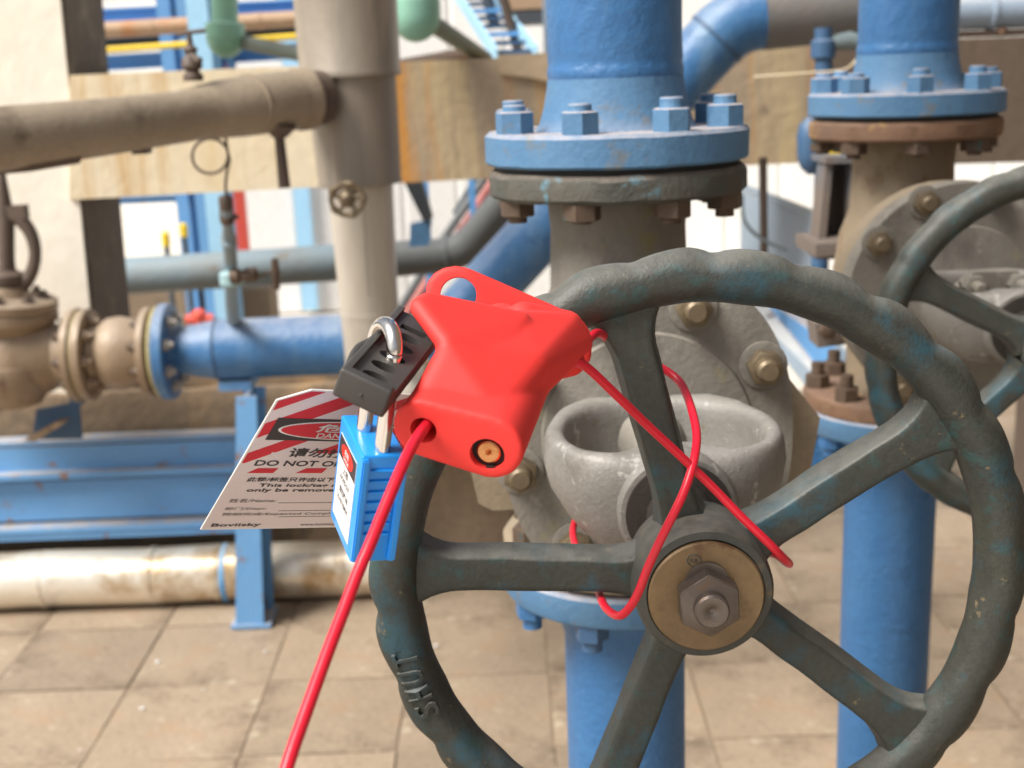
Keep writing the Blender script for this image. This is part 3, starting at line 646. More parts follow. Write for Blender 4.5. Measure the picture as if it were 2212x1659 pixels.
r_big = .0615; r_sm = .045
bm = NB(); tube_(bm, [pl(470), Vector((pl(850).x, Yl, z_ax + .001))], r_big, 48); fin('tube', bm, BLUE, root)
bm = NB()
e_ = Vector((0, 0, -(r_big - r_sm) * .0))
tube_(bm, [pl(372), pl(388), pl(430), pl(470)], [r_sm * 1.08, r_sm, r_sm * 1.2, r_big * .995], 48, 4)
fin('reducer', bm, BLUE, root)
bm = NB(); lathe_(bm, pl(468), AX, [(r_big, 0), (r_big + .0022, .002), (r_big + .0022, .005), (r_big, .007)], 48); fin('weld_seam', bm, BLUE_D, root)
def flange(x, rf, th, m, mb, root, name='flange', nb=8, bolt_side=1, rb=None, off=0, bname='bolt', both=True):
    c_ = pl(x) if not isinstance(x, Vector) else x
    bm = NB(); lathe_(bm, c_, AX, [(rf - .002, 0), (rf, .002), (rf, th - .002), (rf - .002, th)], 56); fin(name, bm, m, root)
    rb = rb or rf * .82
    for i in range(nb):
        t = off + 2 * pi * i / nb
        p_ = c_ + Vector((0, cos(t) * rb, sin(t) * rb))
        bm = NB()
        hexnut_(bm, p_ + AX * (th if bolt_side > 0 else 0), AX * bolt_side, .0125, .013)
        cyl_(bm, p_ + AX * (th + .006 if bolt_side > 0 else -.006), p_ + AX * ((th + .024) if bolt_side > 0 else -.024), .0065, seg=12)
        fin(bname, bm, mb, root)
BOLTL = mat('pale zinc bolt', (.45, .42, .38), (.30, .26, .22), 40, .7, .45, metal=.4, bump=.3)
flange(352, .098, .022, BLUE, BOLTL, root, off=.39)
bm = NB(); lathe_(bm, pl(343), AX, [(.092, 0), (.094, .003), (.088, .016), (.0, .016)], 56); fin('gasket', bm, GASK, root)
bv = thing('bronze_brown_valve', 'dirty bronze brown globe valve at the left edge with bolted bonnet and flanged spool', 'valve', (pl(60).x, Yl, z_ax - .1))
bm = NB(); lathe_(bm, pl(205), AX, [(.062, 0), (.058, .012), (.072, .03), (.076, .055), (.070, .08), (.060, (pl(322) - pl(205)).x / Q_)], 48); fin('spool', bm, BRASSY, bv)
flange(318, .092, .016, BRASSY, NUT_B, bv, name='spool_flange', bolt_side=-1, off=.39)
flange(182, .094, .018, BRASSY, BRASSY, bv, name='outlet_flange', bolt_side=1, off=0)
bm = NB(); lathe_(bm, pl(177), AX, [(.086, 0), (.092, .003), (.092, .008), (.086, .010)], 56); fin('gasket', bm, GASK, bv)
flange(160, .096, .016, BRASSY, NUT_B, bv, name='body_flange', bolt_side=-1, off=0)
bm = NB(); ex = pl(160).x - pl(30).x
tube_(bm, [pl(162), pl(130), pl(95), pl(50), pl(0), pl(-70), pl(-160)], [.068, .062, .078, .094, .092, .075, .06], 40, 4); fin('body', bm, BRASSY, bv)
bm = NB(); lathe_(bm, pl(25) + Vector((0, -.02, -.005)), (0, 0, -1), [(.085, 0), (.088, .01), (.082, .05), (.055, .088), (0, .10)], 40); fin('body_bowl', bm, BRASSY, bv)
ctr = UY(12, 690, Yl)
tilt = Vector((.10, 0, 1)).normalized()
bm = NB(); lathe_(bm, ctr, tilt, [(.075, -.03), (.098, 0), (.102, .003), (.102, .018), (.098, .021), (.098, .024), (.102, .026), (.102, .041), (.098, .044), (.05, .05), (.04, .07)], 48); fin('bonnet', bm, BRASSY, bv)
u_, v_, _ = frame_of(tilt)
for i in range(8):
    t = 2 * pi * i / 8 + .2; p_ = ctr + (u_ * cos(t) + v_ * sin(t)) * .085 + tilt * .042
    bm = NB(); hexnut_(bm, p_, tilt, .013, .016); cyl_(bm, p_ + tilt * .01, p_ + tilt * .028, .007, seg=12); fin('bolt', bm, DKBRN, bv)
# yoke arch and stem
bm = NB(); pts = []
for i in range(15):
    t = -1.15 + 2.3 * i / 14
    pts.append(UY(14 + 72 * cos(t) * 1.0 - 10, 548 + 88 * sin(t), Yl))
tube_(bm, pts, [.012 + .003 * abs(i - 7) / 7 for i in range(15)], 12); fin('yoke', bm, DKBRN, bv)
bm = NB(); tube_(bm, [UY(18, 640, Yl), UY(14, 560, Yl), UY(12, 470, Yl), UY(4, 380, Yl), UY(2, 352, Yl)], [.02, .016, .017, .008, .008], 16); fin('stem', bm, DKBRN, bv)
bm = NB(); lathe_(bm, UY(14, 615, Yl), (0, 0, 1), [(.035, 0), (.038, .006), (.038, .02), (.02, .03)], 20); fin('gland', bm, DKBRN, bv)
bm = NB(); box(bm, UY(22, 458, Yl), .075, .03, .03); fin('yoke_head', bm, DKBRN, bv, bevel=.006)

# ================================================================== blue steel support, beam, cream pipe
root = thing('blue_pipe_support', 'blue steel post with cap plate carrying the blue horizontal pipe', 'post', UG(545, 1315))
Yp = 2.85; f_ = UG(545, 1318); zt_ = z_ax - r_big * 1.14
cxp = UY(530, 830, Yp).x
cxb = UY(540, 1250, Yp).x
capc = Vector((UY(513, 830, Yl).x, Yl + .02, zt_ - .012))
bm = NB(); box(bm, capc, .075, .10, .022); fin('cap_plate', bm, BLUE_B, root, bevel=.002)
xf = (UY(520, 900, Yl + .0).x + UY(545, 1300, Yp + .05).x) / 2
def slab(bm, x0_, x1_, x0b, x1b, y0_, y1_, zt, zb):
    vs = [(x0_, y0_, zt), (x1_, y0_, zt), (x1b, y0_, zb), (x0b, y0_, zb)]
    prism(bm, vs, (0, y1_ - y0_, 0))
Yq = 2.76
a0, a1 = UY(509, 850, Yq).x, UY(553, 850, Yq).x
b0, b1 = UY(503, 1300, Yq).x, UY(572, 1300, Yq).x
zb_ = .0
bm = NB(); slab(bm, a0, a1, b0, b1 - .008, Yq, Yq + .006, zt_ - .023, zb_); fin('front_flange', bm, BLUE_B, root, smooth=0)
bm = NB(); slab(bm, a0 + .018, a0 + .024, b0 + .02, b0 + .026, Yq + .006, Yq + .09, zt_ - .023, zb_); fin('web', bm, BLUE_B, root, smooth=0)
bm = NB(); slab(bm, a0, a1 + .004, b0, b1, Yq + .09, Yq + .096, zt_ - .023, zb_); fin('back_flange', bm, BLUE_B, root, smooth=0)
bm = NB(); box(bm, ((b0 + b1) / 2, Yq + .05, .006), .095, .11, .008); fin('base_plate', bm, BLUE_B, root, bevel=.002)

Yb = 2.99
root = thing('blue_channel_beam', 'pair of stacked blue channel beams with dusty ledges at the left', 'beam', UY(0, 1150, Yb))
xl, xr_ = -2.3, UY(540, 1040, Yb).x
def zz(y): return UY(300, y, Yb).z
def zf(y): return UY(300, y, Yb - .03).z
for nm, ya, yb, yy0, yy1 in (('upper_web', 958, 1012, Yb, Yb + .008), ('lower_web', 1032, 1116, Yb, Yb + .008)):
    bm = NB(); box(bm, ((xl + xr_) / 2, (yy0 + yy1) / 2, (zz(ya) + zz(yb)) / 2), xr_ - xl, yy1 - yy0, zz(ya) - zz(yb)); fin(nm, bm, BLUE_B, root, smooth=0)
for nm, yc, t_, pr in (('top_flange', 952, .008, -.045), ('middle_ledge', 1022, .014, .034), ('bottom_flange', 1136, .012, .040)):
    bm = NB(); zc = zf(yc) if nm != 'top_flange' else zz(yc) + .002
    box(bm, ((xl + xr_) / 2, Yb - pr / 2 + .008, zc), xr_ - xl, abs(pr) + .016, t_); fin(nm, bm, BLUE_B, root, bevel=.0015)
bm = NB(); box(bm, ((xl + xr_) / 2, Yb - .030, zf(1136) - .012), xr_ - xl, .006, .030); fin('bottom_lip', bm, BLUE_B, root, smooth=0)
# blue steel stool on plinth at far left
root = thing('blue_bracket', 'dark blue worn steel bracket on the plinth under the bronze valve', 'bracket', UY(130, 945, 2.9))
bm = NB(); sprism(bm, [(78, 885), (168, 868), (176, 948), (70, 950)], 2.88, .012); fin('plate', bm, BLUE_D, root)
bm = NB(); sprism(bm, [(150, 850), (188, 846), (170, 880), (150, 884)], 2.86, .05); fin('lug', bm, BLUE_D, root)
bm = NB(); prism(bm, [UY(50, 952, 2.8), UY(118, 915, 2.8), UY(138, 915, 2.8), UY(76, 955, 2.8)], (0, .05, 0)); fin('brace', bm, PLIN, root)

Yc = 2.94; rc_ = 64 * 2.98 / FOC
root = thing('cream_floor_pipe', 'cream lagged pipe with rust stains lying along the foot of the plinth', 'pipe', (-1.0, Yc, 0))
bm = NB(); zc_ = UY(250, 1247, Yc).z; zc_ = max(zc_, rc_ + .002)
xe = UY(890, 1230, Yc).x
tube(bm, [(-2.6 + i * .12, Yc, zc_ + .002 * sin(i * 1.7)) for i in range(int((xe + 2.6) / .12) + 1)], rc_, 48); fin('lagging', bm, CREAMH, root)
for px in (95, 330, 470, 742):
    bm = NB(); x_ = UY(px, 1240, Yc).x; lathe(bm, (x_, Yc, zc_), AX, [(rc_ - .001, 0), (rc_ + .0025, .001), (rc_ + .0025, .010), (rc_ - .001, .011)], 48); fin('joint_band', bm, CREAMH, root)
bm = NB(); x_ = UY(486, 1240, Yc).x; lathe(bm, (x_, Yc, zc_), AX, [(rc_, 0), (rc_ + .003, .001), (rc_ + .003, .012), (rc_, .013)], 48)
fin('blue_paint_band', bm, mat('blue paint smears', (.74, .68, .56), (.1, .35, .6), 14, 1.0, .5, bump=.1, rust=(.08, .3, .55), rustamt=.35, rscale=9), root)
# pebbles and paint flakes on the paving
for i in range(9):
    px = random.uniform(20, 1150); py = random.uniform(1335, 1640)
    g_ = UG(px, py, .002); s_ = random.uniform(.002, .006)
    bm = NB(); bmesh.ops.create_icosphere(bm, subdivisions=1, radius=s_)
    for v in bm.verts: v.co = Vector((v.co.x * random.uniform(.7, 1.5), v.co.y * random.uniform(.7, 1.4), v.co.z * .22)) + g_
    o = fin('pebble', bm, LABW if i % 3 else CONCD, smooth=0)
    tag(o, 'tiny pale or dark grit speck lying loose on the paving tiles', 'pebble', 'grit on the paving')

# ================================================================== gate valves
def superell(a, b, n_, e=2.3):
    out = []
    for i in range(n_):
        t = 2 * pi * i / n_; c_, s_ = cos(t), sin(t)
        out.append((a * abs(c_) ** (2 / e) * (1 if c_ > 0 else -1), b * abs(s_) ** (2 / e) * (1 if s_ > 0 else -1)))
    return out
def fit_letter(ch, c, xa, ya, za, h, wd, ex):
    bm, x0, x1, y0, y1 = text_bm(ch, .5, .01)
    for v in bm.verts:
        lx = ((v.co.x - (x0 + x1) / 2) / (x1 - x0)) * wd; ly = ((v.co.y - (y0 + y1) / 2) / (y1 - y0)) * h; lz = v.co.z * ex
        v.co = c + xa * lx + ya * ly + za * lz
    return bm
def make_valve(O, label, wheel_label, rot, bon, bolts, low_m, gl=True, letters=True, wy=-.43, wheel_dz=-.008, Rc=.1545, wx=0, bead=1.0, hubs=1.0):
    O = Vector(O); k_ = lambda x, y, z: O + Vector((x, y, z))
    V = thing('gate_valve', label, 'valve', O, 'gate valves in the row')
    # body
    bm = NB(); lathe(bm, k_(0, 0, -.150), (0, 0, 1), [(.058, 0), (.056, .03), (.057, .08), (.068, .11), (.074, .15), (.068, .19), (.057, .22), (.0555, .27), (.058, .300)], 56); fin('body', bm, CAST if low_m is CAST_F else VALVEB, V)
    bm = NB(); lathe(bm, k_(0, -.04, 0), (0, -1, 0), [(.080, 0), (.078, .06), (.082, .115)], 48); fin('body_neck', bm, CAST, V)
    # valve's own flanges
    for nm, z0_, m_, up in (('upper_flange', .148, low_m, 1), ('lower_flange', -.163, VALVEB if low_m is CAST_F else RUST_F, -1)):
        bm = NB(); rf = .1045
        seg = 96
        lathe(bm, k_(0, 0, z0_), (0, 0, 1), [(rf - .003, 0), (rf, .003), (rf, .017), (rf - .002, .020), (rf - .004, .0215)], seg)
        for v in bm.verts:
            q = (v.co - O); q.z = 0
            if q.length > .09:
                v.co += q.normalized() * noise.noise(v.co * 60) * .0010; v.co.z += noise.noise(v.co * 45 + Vector((7, 1, 2))) * .0009
        fl = fin(nm, bm, m_, V)
    bm = NB(); lathe(bm, k_(0, 0, .1695), (0, 0, 1), [(.098, 0), (.098, .004)], 64); fin('gasket', bm, BLACKG, V)
    for i in range(8):
        t = bolts + 2 * pi * i / 8; p_ = k_(cos(t) * .089, sin(t) * .089, .148)
        bm = NB(); hexnut(bm, p_, (0, 0, -1), .0145, .013, rot=i * .5); cyl(bm, p_ + Vector((0, 0, -.01)), p_ + Vector((0, 0, -.015 - .005 * ((i * 37) % 5) / 5)), .0075, seg=14); fin('bolt', bm, NUT_B, V)
        p_ = k_(cos(t) * .089, sin(t) * .089, -.142)
        bm = NB(); hexnut(bm, p_, (0, 0, 1), .0145, .016, rot=i * .7); cyl(bm, p_ + Vector((0, 0, .01)), p_ + Vector((0, 0, .030)), .0075, seg=14); fin('bolt', bm, NUT_B, V)
    # body flange behind bonnet, bonnet
    a_, b_, e_ = bon
    if e_ > 2.1:
        hf = [(.060, .062), (.1055, .0276), (.1288, -.003), (.1241, -.0344), (.1199, -.0581), (.110, -.064)]
        oct_ = hf + [(-x, z) for x, z in reversed(hf)]
    else: oct_ = superell(a_ * .97, b_ * .97, 48, 2.0)
    bm = NB(); prism(bm, [k_(x, -.165, z) for x, z in oct_], (0, .030, 0)); fin('body_flange', bm, VALVEB, V, bevel=.003)
    sp = superell(a_, b_, 96, e_)
    bm = NB(); prism(bm, [k_(x, -.205, z) for x, z in sp], (0, .030, 0)); fin('bonnet_flange', bm, CAST, V, bevel=.002)
    bm = NB(); lathe(bm, k_(0, -.204, 0), (0, -1, 0), [(.074, 0), (.072, .004), (.045, .008), (.026, .016), (.016, .045), (.015, .125)], 56); fin('bonnet_dome', bm, CAST, V)
    ba = (30, 70, 110, 150, 193, 235, 270, 305) if e_ > 2.1 else (-14, 31, 76, 114, 146, 190, 235, 280)
    for t in ba:
        t = R(t); p_ = k_(cos(t) * a_ * .91, -.205, sin(t) * a_ * .93 * (1 if e_ < 2.1 else 1.02))
        bm = NB(); lathe(bm, p_, (0, -1, 0), [(.0165, 0), (.0165, .002), (.014, .003)], 20); wz = fin('bolt_washer', bm, CAST, V)
        bm = NB(); hexnut(bm, p_ + Vector((0, -.002, 0)), (0, -1, 0), .0125, .011, rot=t * 1.7)
        lathe(bm, p_ + Vector((0, -.010, 0)), (0, -1, 0), [(.0085, 0), (.0080, .010), (.006, .012), (0, .0122)], 16); fin('bolt', bm, NUT_Y, V)
    # yoke: arch plan with one window each side of the stem
    plan = [(.050, -.208), (.064, -.230), (.070, -.256), (.0745, -.284), (.072, -.310), (.061, -.334), (.044, -.350), (.018, -.356)]
    inn = [(.018, -.225), (.038, -.236), (.052, -.256), (.058, -.280), (.057, -.308), (.046, -.330), (.028, -.334), (.014, -.308)]
    def smooth(c):
        out = []
        for i in range(len(c) - 1):
            p0, p1, p2, p3 = [Vector(c[max(0, min(len(c) - 1, q))]) for q in (i - 1, i, i + 1, i + 2)]
            for s in range(3):
                t = s / 3
                out.append(.5 * ((2 * p1) + (p2 - p0) * t + (2 * p0 - 5 * p1 + 4 * p2 - p3) * t * t + (3 * p1 - p0 - 3 * p2 + p3) * t ** 3))
        out.append(Vector(c[-1])); return out
    so, si = smooth(plan), smooth(inn)
    outer = [(p.x, p.y) for p in so] + [(-p.x, p.y) for p in reversed(so)]
    inner = [(p.x, p.y) for p in si] + [(-p.x, p.y) for p in reversed(si)]
    bm = NB(); rows = []; KK = 28
    for (ox, oy), (ix, iy) in zip(outer, inner):
        c_ = Vector(((ox + ix) / 2, (oy + iy) / 2, -.001)); hw = Vector(((ox - ix) / 2, (oy - iy) / 2, 0)); hh = .0325
        row = []
        for j in range(KK):  # the casting narrows towards its underside
            ps = 2 * pi * j / KK; cc, ss = cos(ps), sin(ps); ex = 2 / 3.0
            q = c_ + hw * (abs(cc) ** ex * (1 if cc > 0 else -1)) + Vector((0, 0, hh * abs(ss) ** (2 / 3.8) * (1 if ss > 0 else -1)))
            tp = max(0, -(q.z - .010) / .043) ** 1.6
            q.x *= 1 - .34 * tp; q.y = q.y + (-.315 - q.y) * .18 * tp
            q = k_(q.x, q.y, q.z); q += Vector((1, 1, 1)) * noise.noise(q * 40) * .0006
            row.append(bm.verts.new(q))
        rows.append(row)
    nr = len(rows)
    for i in range(nr):
        A_, B_ = rows[i], rows[(i + 1) % nr]
        for j in range(KK): bm.faces.new((A_[j], A_[(j + 1) % KK], B_[(j + 1) % KK], B_[j]))
    yk = fin('yoke', bm, SILV, V, smooth=70)
    bm = NB(); lathe(bm, k_(0, -.308, 0), (0, -1, 0), [(.012, .016), (.028, .022), (.034, .030), (.035, .048), (.033, .052), (.029, .053)], 48); fin('yoke_boss', bm, SILV, V)
    bm = NB(); lathe(bm, k_(0, -.360, 0), (0, -1, 0), [(.0305, 0), (.0305, .0025), (.019, .004), (.018, .030), (.016, .060)], 48); fin('bearing_cap', bm, mat('black brown casting', (.045, .035, .028), (.03, .024, .02), 60, .6, .7, bump=.5, bscale=300), V)
    bm = NB(); lathe(bm, k_(0, -.20, 0), (0, -1, 0), [(.011, 0), (.011, .26)], 24); fin('stem', bm, STEELN, V)
    if gl:
        bm = NB(); prism(bm, [k_(-.012, -.286, -.028), k_(.012, -.286, -.028), k_(.030, -.286, .030), k_(.020, -.286, .040), k_(-.020, -.286, .040), k_(-.030, -.286, .030)], (0, .014, 0)); gp = fin('gland_plate', bm, CAST, V, bevel=.003)
        for s in (-1, 1):
            p_ = k_(s * .021, -.286, .028) if s > 0 else k_(-.021, -.286, .028)
            bm = NB(); hexnut(bm, p_, (0, -1, 0), .011, .010); lathe(bm, p_ + Vector((0, -.009, 0)), (0, -1, 0), [(.006, 0), (.006, .012), (.004, .014)], 14); fin('gland_nut', bm, CAST, gp)
    # handwheel
    Wc = k_(wx, wy, wheel_dz)
    wv = NB(); hubm = NB(); lathe(hubm, Wc + Vector((0, .022, 0)), (0, -1, 0), [(r * hubs, h) for r, h in [(.024, 0), (.0345, .004), (.0355, .03), (.0345, .044), (.033, .0465), (.0295, .0475), (.0295, .0455)]], 72)
    hub_root = fin('handwheel', hubm, HUBM, V)
    if wheel_label: hub_root['label'] = wheel_label
    # rim with finger bumps
    bm = NB(); N_, M_ = 26 * 12, 22; ra, rx = .0137, .0134
    nb = 26; rings = []
    for i in range(N_):
        ph = 2 * pi * i / N_
        bump = (abs(sin(nb / 2 * (ph - rot + .06))) ** .72)
        er = Vector((cos(ph), 0, sin(ph))); row = []
        for j in range(M_):
            ps = 2 * pi * j / M_
            w_ = max(0, cos(ps)) ** .7
            rr_ = ra + (bump - .6) * .0040 * bead * (w_ if cos(ps) > 0 else 0)
            x_ = cos(ps); y_ = sin(ps)
            if x_ < 0: x_ *= .86
            p_ = Wc + er * (Rc + x_ * rr_) + Vector((0, -y_ * rx * (1 + .04 * (bump - .5)), 0))
            p_ += er * noise.noise(p_ * 50) * .0012 + Vector((0, noise.noise(p_ * 40 + Vector((5, 5, 5))) * .0010, 0))
            row.append(bm.verts.new(p_))
        rings.append(row)
    for i in range(N_):
        for j in range(M_):
            a, b = rings[i], rings[(i + 1) % N_]
            bm.faces.new((a[j], a[(j + 1) % M_], b[(j + 1) % M_], b[j]))
    rim = fin('rim', bm, WHEEL, hub_root, smooth=180)
    # spokes
    for s in range(5):
        ph = rot + 2 * pi * s / 5
        er = Vector((cos(ph), 0, sin(ph))); et = Vector((-sin(ph), 0, cos(ph))); ey = Vector((0, 1, 0))
        bm = NB(); prev = None; n_ = 26; K_ = 20
        for i in range(n_ + 1):
            t = i / n_; r_ = .026 + (Rc - .003 - .026) * t
            w_ = .0108 + .0012 * t
            fl_ = max(0, (r_ - Rc + .034) / .031); w_ += .026 * (1 - sqrt(max(0, 1 - min(1, fl_) ** 2)))
            fh = max(0, (.050 - r_) / .024); w_ += .010 * (1 - sqrt(max(0, 1 - min(1, fh) ** 2)))
            d_ = .0110 - .0020 * t - (.0025 * min(1, fl_))
            yc = .004 - .004 * t + .003 * sin(pi * t)
            row = []
            for j in range(K_):
                ps = 2 * pi * (j + .5) / K_; c_, s_ = cos(ps), sin(ps); e2 = 2 / 7.0
                X_ = abs(c_) ** e2 * (1 if c_ > 0 else -1); Y_ = abs(s_) ** e2 * (1 if s_ > 0 else -1)
                wx = w_ * (1.0 - .16 * (Y_ < 0) * 1.0)
                p_ = Wc + er * r_ + et * (X_ * wx) + ey * (yc + Y_ * d_)
                p_ += et * noise.noise(p_ * 45) * .0008 + ey * noise.noise(p_ * 38 + Vector((9, 2, 4))) * .0008
                row.append(bm.verts.new(p_))
            if prev:
                for j in range(K_): bm.faces.new((prev[j], prev[(j + 1) % K_], row[(j + 1) % K_], row[j]))
            else: bm.faces.new(row[::-1])
            prev = row
        bm.faces.new(prev); fin('spoke', bm, WHEEL, hub_root, smooth=40)
    fy = Wc + Vector((0, -.0265, 0))
    bm = NB(); lathe(bm, fy + Vector((0, .003, 0)), (0, -1, 0), [(r * hubs, h) for r, h in [(.010, 0), (.0285, 0), (.0288, .0035), (.0280, .0045), (.010, .0045)]], 72); fin('washer', bm, BRASS, hub_root)
    bm = NB(); f2 = fy + Vector((0, -.0015, 0)); u_, v_, d_ = frame_of((0, -1, 0)); N2 = 48
    hexnut(bm, f2, (0, -1, 0), .0164 * hubs, .0120, rot=pi / 2 + .05, cham=.10)
    bmesh.ops.bevel(bm, geom=[e for e in bm.edges], offset=.0006, segments=2, affect='EDGES'); fin('nut', bm, STEELN, hub_root)
    bm = NB(); lathe(bm, f2 + Vector((0, -.010, 0)), (0, -1, 0), [(.0086, 0), (.0086, .0068), (.0076, .0080), (.0050, .0082), (.0018, .0066), (.0, .0055)], 40); fin('stem_end', bm, STEELN, hub_root)
    if letters:
        for ch, deg, hh in (('T', 192.9, .013), ('U', 196.6, .013), ('H', 200.3, .013), ('S', 204.0, .013)):
            ph = R(deg); er = Vector((cos(ph), 0, sin(ph))); et = Vector((-sin(ph), 0, cos(ph)))
            c_ = Wc + er * .1560 + Vector((0, -.0140, 0))
            bm = fit_letter(ch, c_, -et, er, Vector((0, -1, 0)), hh, .0072, .0030)
            for v in bm.verts:   # follow the round of the rim
                q = (v.co - Wc); rr_ = Vector((q.x, 0, q.z)).length - Rc
                v.co.y += rr_ * rr_ * 38
            fin('raised_letter', bm, WHEEL, hub_root, smooth=0)
        ph = R(190.2); er = Vector((cos(ph), 0, sin(ph))); et = Vector((-sin(ph), 0, cos(ph))); c_ = Wc + er * .1565 + Vector((0, -.0134, 0))
        bm = NB(); prism(bm, [c_ - et * .006, c_ + et * .002 + er * .0045, c_ + et * .002 - er * .0045], (0, .003, 0)); fin('raised_arrow', bm, WHEEL, hub_root, smooth=0)
        # ring stamp on washer
        c_ = fy + Vector((-.0062, -.0016, .0198)); bm = NB()
        pts = [c_ + Vector((cos(t) * .0033, 0, sin(t) * .0030)) for t in [2 * pi * i / 24 for i in range(25)]]
        tube(bm, pts, .00032, 6, caps=False); fin('stamp_ring', bm, HUBM, hub_root)
        bm = fit_letter('KB', c_, Vector((1, 0, 0)), Vector((0, 0, 1)), Vector((0, -1, 0)), .0022, .0038, .0003); fin('stamp_letters', bm, HUBM, hub_root, smooth=0)
    return V
V1 = make_valve((.092, 1.03, 1.022), 'grey cast gate valve with the large near handwheel the red lockout is clamped to',
                'large dark green blue handwheel marked SHUT', R(104.5), (.100, .116, 2.35), R(22.5), CAST_F, gl=False)
V2 = make_valve((.452, 1.43, 1.032), 'second gate valve at the right with an orange rusty flange and smaller handwheel',
                None, R(152), (.115, .115, 2.0), R(37), RUST_F, letters=False, Rc=.141, wx=-.006, bead=.4, hubs=.8, wheel_dz=-.002)

# ================================================================== blue riser pipes
def riser(O, label, boff, ztop, g, nbolt=8, rp=.0535, rough_neck=True):
    O = Vector(O); k_ = lambda x, y, z: O + Vector((x, y, z))
    V = thing('riser_pipe', label, 'pipe', k_(0, 0, .1735), g)
    bm = NB(); zb = .1738; rf = .1060
    lathe(bm, k_(0, 0, zb), (0, 0, 1), [(rf - .002, 0), (rf, .002), (rf, .0225), (rf - .003, .0255)], 96)
    for v in bm.verts:
        q = (v.co - O); q.z = 0
        if q.length > .09: v.co += q.normalized() * noise.noise(v.co * 50) * .0009; v.co.z += noise.noise(v.co * 40) * .0006
    fin('flange', bm, BLUE_FL, V)
    bm = NB(); lathe(bm, k_(0, 0, zb + .025), (0, 0, 1), [(.0655, 0), (.0615, .006), (.058, .018), (rp + .0015, .034), (rp + .001, .040)], 72); fin('weld_neck', bm, BLUE_FL, V)
    bm = NB(); prof = [(rp, .0395), (rp + .0007, .042), (rp + .0009, .045), (rp + .0003, .049), (rp - .0004, .051)]
    h = .054
    while h < ztop: prof.append((rp, h)); h += .02
    prof.append((rp, ztop))
    lathe(bm, k_(0, 0, zb + .0250), (0, 0, 1), prof, 96)
    for v in bm.verts:
        q = v.co - O; q.z = 0; fall = max(0, 1 - (v.co.z - O.z - .21) / .12)
        v.co += q.normalized() * noise.noise(v.co * 42) * (.0003 + .0014 * fall * rough_neck)
    fin('tube', bm, BLUE, V)
    for i in range(nbolt):
        t = boff + 2 * pi * i / nbolt; p_ = k_(cos(t) * .089, sin(t) * .089, zb + .025)
        bm = NB(); hh = random.uniform(.0035, .0075)
        hexnut(bm, p_, (0, 0, 1), .0150, .0175, rot=random.uniform(0, 1)); lathe(bm, p_ + Vector((0, 0, .017)), (0, 0, 1), [(.0098, 0), (.0090, .0015), (.0090, hh), (.0080, hh + .0012), (0, hh + .0012)], 18)
        fin('bolt', bm, BLUE_FL, V)
    return V
G3 = 'blue riser pipes above the valves'
riser((.092, 1.03, 1.0222), 'thick blue riser pipe with bolted flange standing on the nearer gate valve', R(22.5), 1.3, G3)
riser((.452, 1.43, 1.0322), 'farther blue riser pipe with bolted flange above the orange rusty flange', R(37), 1.3, G3, rough_neck=False)
def lower(O, label, g, gusset=False):
    O = Vector(O); V = thing('lower_pipe', label, 'pipe', (O.x, O.y, 0), g); zt = O.z - .1645
    bm = NB(); lathe(bm, (O.x, O.y, zt - .026), (0, 0, 1), [(.104, 0), (.106, .003), (.106, .023), (.103, .0255)], 96); fin('flange', bm, BLUE_FL, V)
    bm = NB(); lathe(bm, (O.x, O.y, .0), (0, 0, 1), [(.0535, 0), (.0535, zt - .08), (.0535, zt - .07), (.056, zt - .066), (.056, zt - .05), (.062, zt - .025)], 64); fin('tube', bm, BLUE, V)
    bm = NB(); lathe(bm, (O.x, O.y, .0), (0, 0, 1), [(.11, 0), (.11, .014), (.06, .016)], 64); fin('base_plate', bm, BLUE, V)
    for i in range(8):
        t = R(22.5) + 2 * pi * i / 8; p_ = Vector((O.x + cos(t) * .089, O.y + sin(t) * .089, zt - .026)); bm = NB()
        hexnut(bm, p_, (0, 0, -1), .0145, .016, rot=i); cyl(bm, p_ + Vector((0, 0, -.015)), p_ + Vector((0, 0, -.026)), .0085, seg=14); fin('bolt', bm, BLUE_D if i % 2 else BLUE, V)
    return V
G4 = 'blue lower pipes under the valves'
lower((.092, 1.03, 1.020), 'blue pipe dropping to the paving under the nearer gate valve', G4)
lower((.452, 1.43, 1.035), 'blue pipe dropping to the paving under the rusty flanged right valve', G4)

# ================================================================== right hand background pieces
root = thing('slim_blue_pipe', 'slim dark blue upright pipe with swollen pot between the two big risers', 'pipe', UY(1780, 700, 2.2))
bm = NB(); p0, p1 = UY(1779, 60, 2.2), UY(1765, 720, 2.2); tube(bm, [p0, UY(1781, 300, 2.2), p1], 19 * 2.15 / FOC, 20); fin('tube', bm, BLUE_D, root)
bm = NB(); a = UY(1750, 252, 2.16); b = UY(1752, 376, 2.16); L_ = (b - a).length; lathe(bm, a, b - a, [(.005, 0), (.018, .012), (.0225, .03), (.0225, L_ - .03), (.018, L_ - .012), (.006, L_)], 24); fin('pot', bm, BLUE_D, root)
bm = NB(); lathe(bm, UY(1779, 84, 2.2), (0, 0, -1), [(.016, 0), (.021, .004), (.021, .03), (.016, .034)], 20); fin('collar', bm, BLUE_D, root)
bm = NB(); tube(bm, [UY(1779, 95, 2.2), UY(1835, 88, 2.2), UY(1880, 100, 2.2)], [.012, .016, .012], 14); fin('side_branch', bm, mat('grey green fitting', (.16, .21, .22), None, 20, .5, .5), root)
simplepipe('tie_wire', 'thin pale wire looped around the slim dark blue pipe', [(1628, 166, 2.17), (1700, 161, 2.165), (1765, 156, 2.165), (1830, 148, 2.17), (1862, 110, 2.2)], .0016, CONC, cat='wire', smoothn=4, seg=8)
